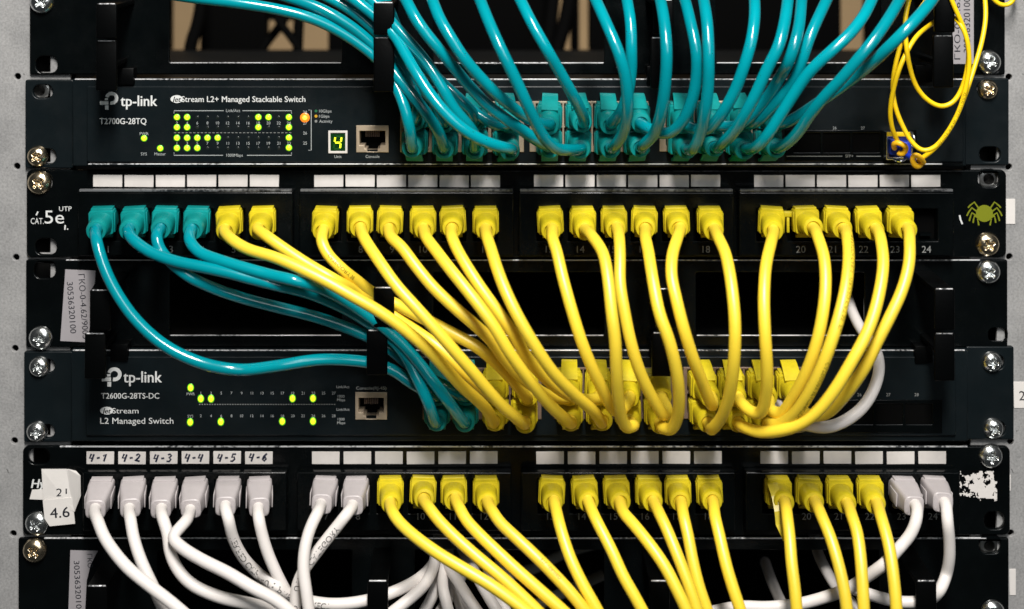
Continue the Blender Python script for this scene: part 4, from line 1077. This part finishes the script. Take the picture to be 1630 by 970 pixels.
low('white', 23, 1438, (1456, 802), [(1459, 826), (1450, 850), (1431, 873), (1410, 896, 52), (1380, 918, 47), (1350, 937, 42), (1310, 952, 38), (1270, 962, 36), (1220, 967, 34), (1180, 966, 32), (1130, 975, 28), (1080, 990, 24)], ', turning left behind the yellow ones', 18)
low('white', 24, 1488, (1503, 799), [(1508, 828), (1511, 860), (1511, 890), (1506, 916), (1496, 940, 36), (1476, 956, 30), (1440, 959, 28), (1410, 954, 26), (1380, 945, 22), (1350, 934, 8), (1325, 920, -18)], ', far right, passing behind the ring', 20)
# dangling latch strip under plug 19
for o in list(COL.objects):
    if o.get('label', '').startswith('yellow cable in lower panel port 19'):
        k = MB(); vs = []
        for (x, y, d) in ((1222, 772, 22), (1228, 790, 26), (1233, 815, 30), (1235, 836, 32), (1247, 862, 38)): vs += [P(x, y, d), P(x + (15 if y < 840 else 4), y - 3, d)]
        vs += [v + Vector((0, .0008, 0)) for v in vs]; n = 5
        fs = [[2 * i, 2 * i + 1, 2 * i + 3, 2 * i + 2] for i in range(4)] + [[10 + 2 * i + 2, 10 + 2 * i + 3, 10 + 2 * i + 1, 10 + 2 * i] for i in range(4)]
        fs += [[2 * i, 2 * i + 2, 12 + 2 * i, 10 + 2 * i] for i in range(4)] + [[2 * i + 1, 11 + 2 * i, 13 + 2 * i, 2 * i + 3] for i in range(4)]
        k.add(vs, fs, M['yellow_plug']); k.build('latch_strip', o)
    if o.get('label', '').startswith('yellow cable in upper panel port 19'):
        k = MB(); k.box(1247, 1262, 337, 346, 10.2, 13, M['yellow_plug'], .4, 2); k.box(1252.5, 1257, 346.5, 371, 10.2, 13, M['yellow_plug'], .4, 2); k.build('latch_strip', o)

# loose white cords coming out of the bottom organiser
WB = [('white cable looping down left out of the bottom organiser, frontmost of its bunch', [(700, 845, -60), (696, 868, -22), (692, 890, 2), (688, 908, 14), (676, 931, 22), (655, 951, 27), (632, 969, 30), (590, 1000, 32)]),
      ('white cable dropping nearly straight out of the bottom organiser bunch', [(716, 850, -70), (711, 880, -25), (706, 908, 2), (705, 936, 16), (713, 970, 22), (722, 1005, 24)]),
      ('white cable in the bunch slanting right, just under the leftmost yellow one', [(700, 850, -60), (708, 884, -20), (716, 906, 6), (728, 924, 18), (744, 950, 26), (760, 974, 30), (785, 1008, 32)]),
      ('shaded white cable in the bunch, behind the first two yellow ones', [(726, 845, -80), (736, 876, -40), (752, 904, -10), (768, 934, 6), (786, 964, 14), (812, 1005, 18)]),
      ('shaded white cable deepest right in the bunch', [(764, 842, -80), (770, 872, -42), (778, 910, -12), (791, 944, 4), (806, 974, 12), (822, 1008, 16)]),
      ('short white cable at the bunch foot, cut by the photo edge', [(742, 900, -40), (728, 930, -10), (712, 956, 4), (698, 980, 10), (690, 1010, 12)]),
      ('printed white cable at the back of the bunch', [(720, 900, -30), (726, 940, -2), (734, 966, 6), (746, 1008, 10)]),
      ('white cable rising out of the dark right of the middle, behind the yellow ones', [(1296, 850, -70), (1302, 880, -38), (1315, 908, -14), (1331, 934, 0), (1354, 959, 12), (1380, 990, 18)]),
      ('faint white cable beside the first yellow one after the right gap', [(1218, 895, -60), (1228, 924, -30), (1238, 948, -10), (1248, 970, 2), (1260, 1008, 10)])]
WB += [('thin white cable squeezed left in the bunch, behind the frontmost one', [(708, 860, -60), (702, 892, -12), (697, 922, 4), (688, 950, 10), (668, 985, 14), (655, 1010, 15)]),
       ('white cable crossing low through the bunch from left to right', [(714, 880, -50), (716, 912, -14), (728, 944, 0), (750, 968, 8), (790, 1000, 12)]),
       ('shaded white cable at the right edge of the bunch', [(786, 850, -85), (794, 884, -50), (808, 922, -24), (826, 952, -8), (850, 1000, 2)])]
for lab, pts in WB:
    cable('white', lab, pts, prints=[('CAT 5E UTP', .062, .0027, .2, False)] if 'printed' in lab else ())
cable('grey', 'dim grey cable lying deep inside the bottom organiser, upper one', [(790, 920, -95), (850, 905, -90), (900, 880, -85), (960, 862, -85)])
cable('grey', 'dim grey cable lying deep inside the bottom organiser, lower one', [(800, 990, -60), (850, 965, -60), (905, 940, -65), (960, 915, -70)])

# ------------------------------------------------------------------ fibre cords and their transceiver
tr = thing('optical_transceiver', 'metal-framed blue transceiver with a yellow strip in the right of the upper switch', 'transceiver', P(1432, 255, 9))
b = MB(); plate(b, [[(1411, 211), (1454, 211), (1454, 255), (1411, 255)], [(1415, 219), (1450, 219), (1450, 250), (1415, 250)]], 5, 15, M['zinc'], .4); b.build('shell', tr)
b = MB(); b.box(1415, 1450, 219, 251, 4, 13.0, M['blue'], .5); b.box(1417, 1433, 222, 247, 13, 20, M['blue'], .6); b.box(1437, 1450, 226, 248, 13, 17.5, M['blue'], .5); b.build('body', tr)
b = MB(); b.box(1412, 1449, 210.5, 217.5, 15.05, 15.8, M['fibre'], .2); b.build('pull_tab', tr)
b = MB(); vs = [P(1448, 214, 16), P(1454, 220, 17), P(1454, 226, 17)]; tube(b, catmull([P(1450, 212, 16), P(1455, 217, 18), P(1455, 226, 18), P(1453, 236, 16)]), .0006, M['zinc'], 8)
tube(b, catmull([P(1424, 254, 15), P(1430, 257, 18), P(1438, 256, 18), P(1441, 252, 16)]), .0007, M['zinc'], 8); b.build('bail', tr)
RF = .00112
def fibre(label, pts, boot=None, prints=()):
    loc = P(*pts[0]); t = thing('fibre_cord', label, 'fibre cord', loc, 'yellow fibre cords')
    path = catmull([P(*p) for p in pts]); mb = MB(); tube(mb, path, RF, M['fibre'], 12); j = mb.build('jacket', t)
    if boot:
        k = MB(); tube(k, catmull([P(*p) for p in boot]), .0013, M['boot'], 12); k.build('boot_clip', t)
    for (s, s0, h, a, rv) in prints:
        k = MB(); wrap_text(k, path, RF, s, s0, h, M['print_y'], a, rv); k.build('printing', j)
fibre('yellow fibre cord from the top beside the large screw to the lower hooked boot',
      [(1566, -20, 14), (1568, 0, 15), (1569, 28, 18), (1563, 66, 22), (1553, 101, 25), (1543, 132, 28), (1531, 166, 30), (1512, 205, 30), (1494, 230, 29), (1478, 245, 27), (1461, 256, 24)],
      [(1466, 262, 24), (1461, 266, 25), (1455, 262, 26), (1452, 253, 27), (1456, 247, 28), (1463, 249, 28), (1467, 254, 27), (1470, 259, 25)])
fibre('yellow fibre cord down the left, ending in the upper hooked boot',
      [(1500, 28, 18), (1482, 39, 24), (1459, 58, 30), (1442, 86, 34), (1429, 117, 35), (1420, 153, 34), (1417, 181, 32), (1421, 207, 29), (1429, 226, 25)],
      [(1424, 236, 22), (1422, 230, 25), (1428, 227, 27), (1436, 230, 28), (1442, 234, 27), (1441, 241, 25), (1435, 246, 24), (1430, 243, 23)])
fibre('yellow fibre cord crossing inside the loop in a shallow belly',
      [(1452, -22, 30), (1447, 0, 32), (1441, 30, 34), (1442, 66, 36), (1448, 106, 36), (1459, 139, 36), (1478, 161, 36), (1498, 170, 36), (1516, 164, 36), (1529, 146, 36), (1538, 118, 37), (1542, 84, 38), (1535, 48, 39), (1524, 22, 40), (1513, -4, 40), (1506, -24, 40)])
fibre('yellow fibre cord round the bottom of the loop, printed on its right side',
      [(1475, 0, 24), (1458, 24, 28), (1440, 54, 30), (1430, 84, 31), (1424, 111, 31), (1421, 139, 31), (1425, 170, 32), (1437, 201, 33), (1451, 226, 34), (1468, 240, 35), (1486, 236, 36), (1506, 214, 37), (1526, 178, 38), (1537, 141, 39), (1543, 100, 40), (1538, 58, 41), (1527, 36, 39), (1512, 24, 32), (1500, 18, 24)],
      prints=[('VERIFIED 0120 90 4261 ZH SGYV DUPLEX', .087, .0011, .1, False)])
fibre('short curl of yellow fibre at the top right corner', [(1560, -30, 10), (1578, -6, 10), (1586, 4, 10), (1597, 9, 10), (1609, 6, 10), (1616, -6, 10), (1618, -30, 10)])
cord = [o for o in COL.objects if o.get('label', '').startswith('yellow fibre cord down the left')][0]
b = MB(); tube(b, [P(1430, 236, 14), P(1434, 237, 18), P(1438, 238, 24)], .0016, M['blue'], 10); b.build('ferrule', cord)
cord = [o for o in COL.objects if o.get('label', '').startswith('yellow fibre cord from the top')][0]
b = MB(); tube(b, [P(1442, 246, 14), P(1448, 250, 18), P(1458, 255, 24)], .0016, M['blue'], 10); b.build('ferrule', cord)

# ------------------------------------------------------------------ dark shapes behind the openings
def wob(x, y, d): return P(x, y, d)
def black(label, pts, r):
    mb = MB(); tube(mb, catmull([P(*p) for p in pts], 12), r, M['black_cable'], 12); o = mb.build('rear_cable')
    tag(o, label, 'cable', 'black cables behind the rack')
black('black cable hanging behind the first opening, beside the beige gap', [(322, -80, -180), (321, 0, -180), (314, 40, -180), (304, 72, -180), (298, 160, -180)], .004)
black('black cable slanting across the second beige gap', [(430, 0, -190), (444, 34, -190), (462, 58, -190), (478, 84, -190), (484, 160, -190)], .0026)
black('black cable dropping straight behind the second beige gap', [(478, -80, -200), (477, 0, -200), (475, 50, -200), (473, 100, -200), (471, 160, -200)], .0034)
black('black cable leaning left behind the second beige gap', [(464, 0, -210), (450, 36, -210), (434, 56, -210), (418, 78, -210), (404, 110, -210)], .0030)
black('black cable behind the beige slivers, left one', [(884, -80, -200), (880, 0, -200), (874, 50, -200), (862, 120, -200)], .0045)
black('black cable behind the beige slivers, right one', [(912, -80, -200), (906, 0, -200), (898, 40, -200), (884, 90, -200), (878, 120, -200)], .0045)
def rear(label, x0, x1, y0, y1, d, depth=.015, cat='equipment'):
    mb = MB(); a = P(x0, y1, d); c = P(x1, y0, d)
    mb.wbox(a.x, c.x, a.y, a.y + depth, a.z, c.z, M['hole'], 1.0, 2)
    tag(mb.build('rear_equipment'), label, cat, 'dark equipment behind the rack')
rear('dark casing behind the left of the first opening', 100, 270, -200, 82, -230)
rear('small dark box above the second beige gap', 420, 530, -200, 33, -240)
rear('dark casing between the two beige gaps on the left', 318, 424, -200, 82, -230)
rear('wide dark casing behind the second opening', 522, 884, -200, 82, -230)
rear('narrow dark casing between the beige slivers', 909, 922, -200, 82, -240, .015)
rear('dark casing right of the beige slivers', 938, 1338, -200, 82, -230)
rear('dark casing at the far right behind the third opening', 1382, 1560, -200, 84, -230)
rear('broad black casing filling the rack behind the lower units', 60, 1580, 84, 1200, -190, .02)
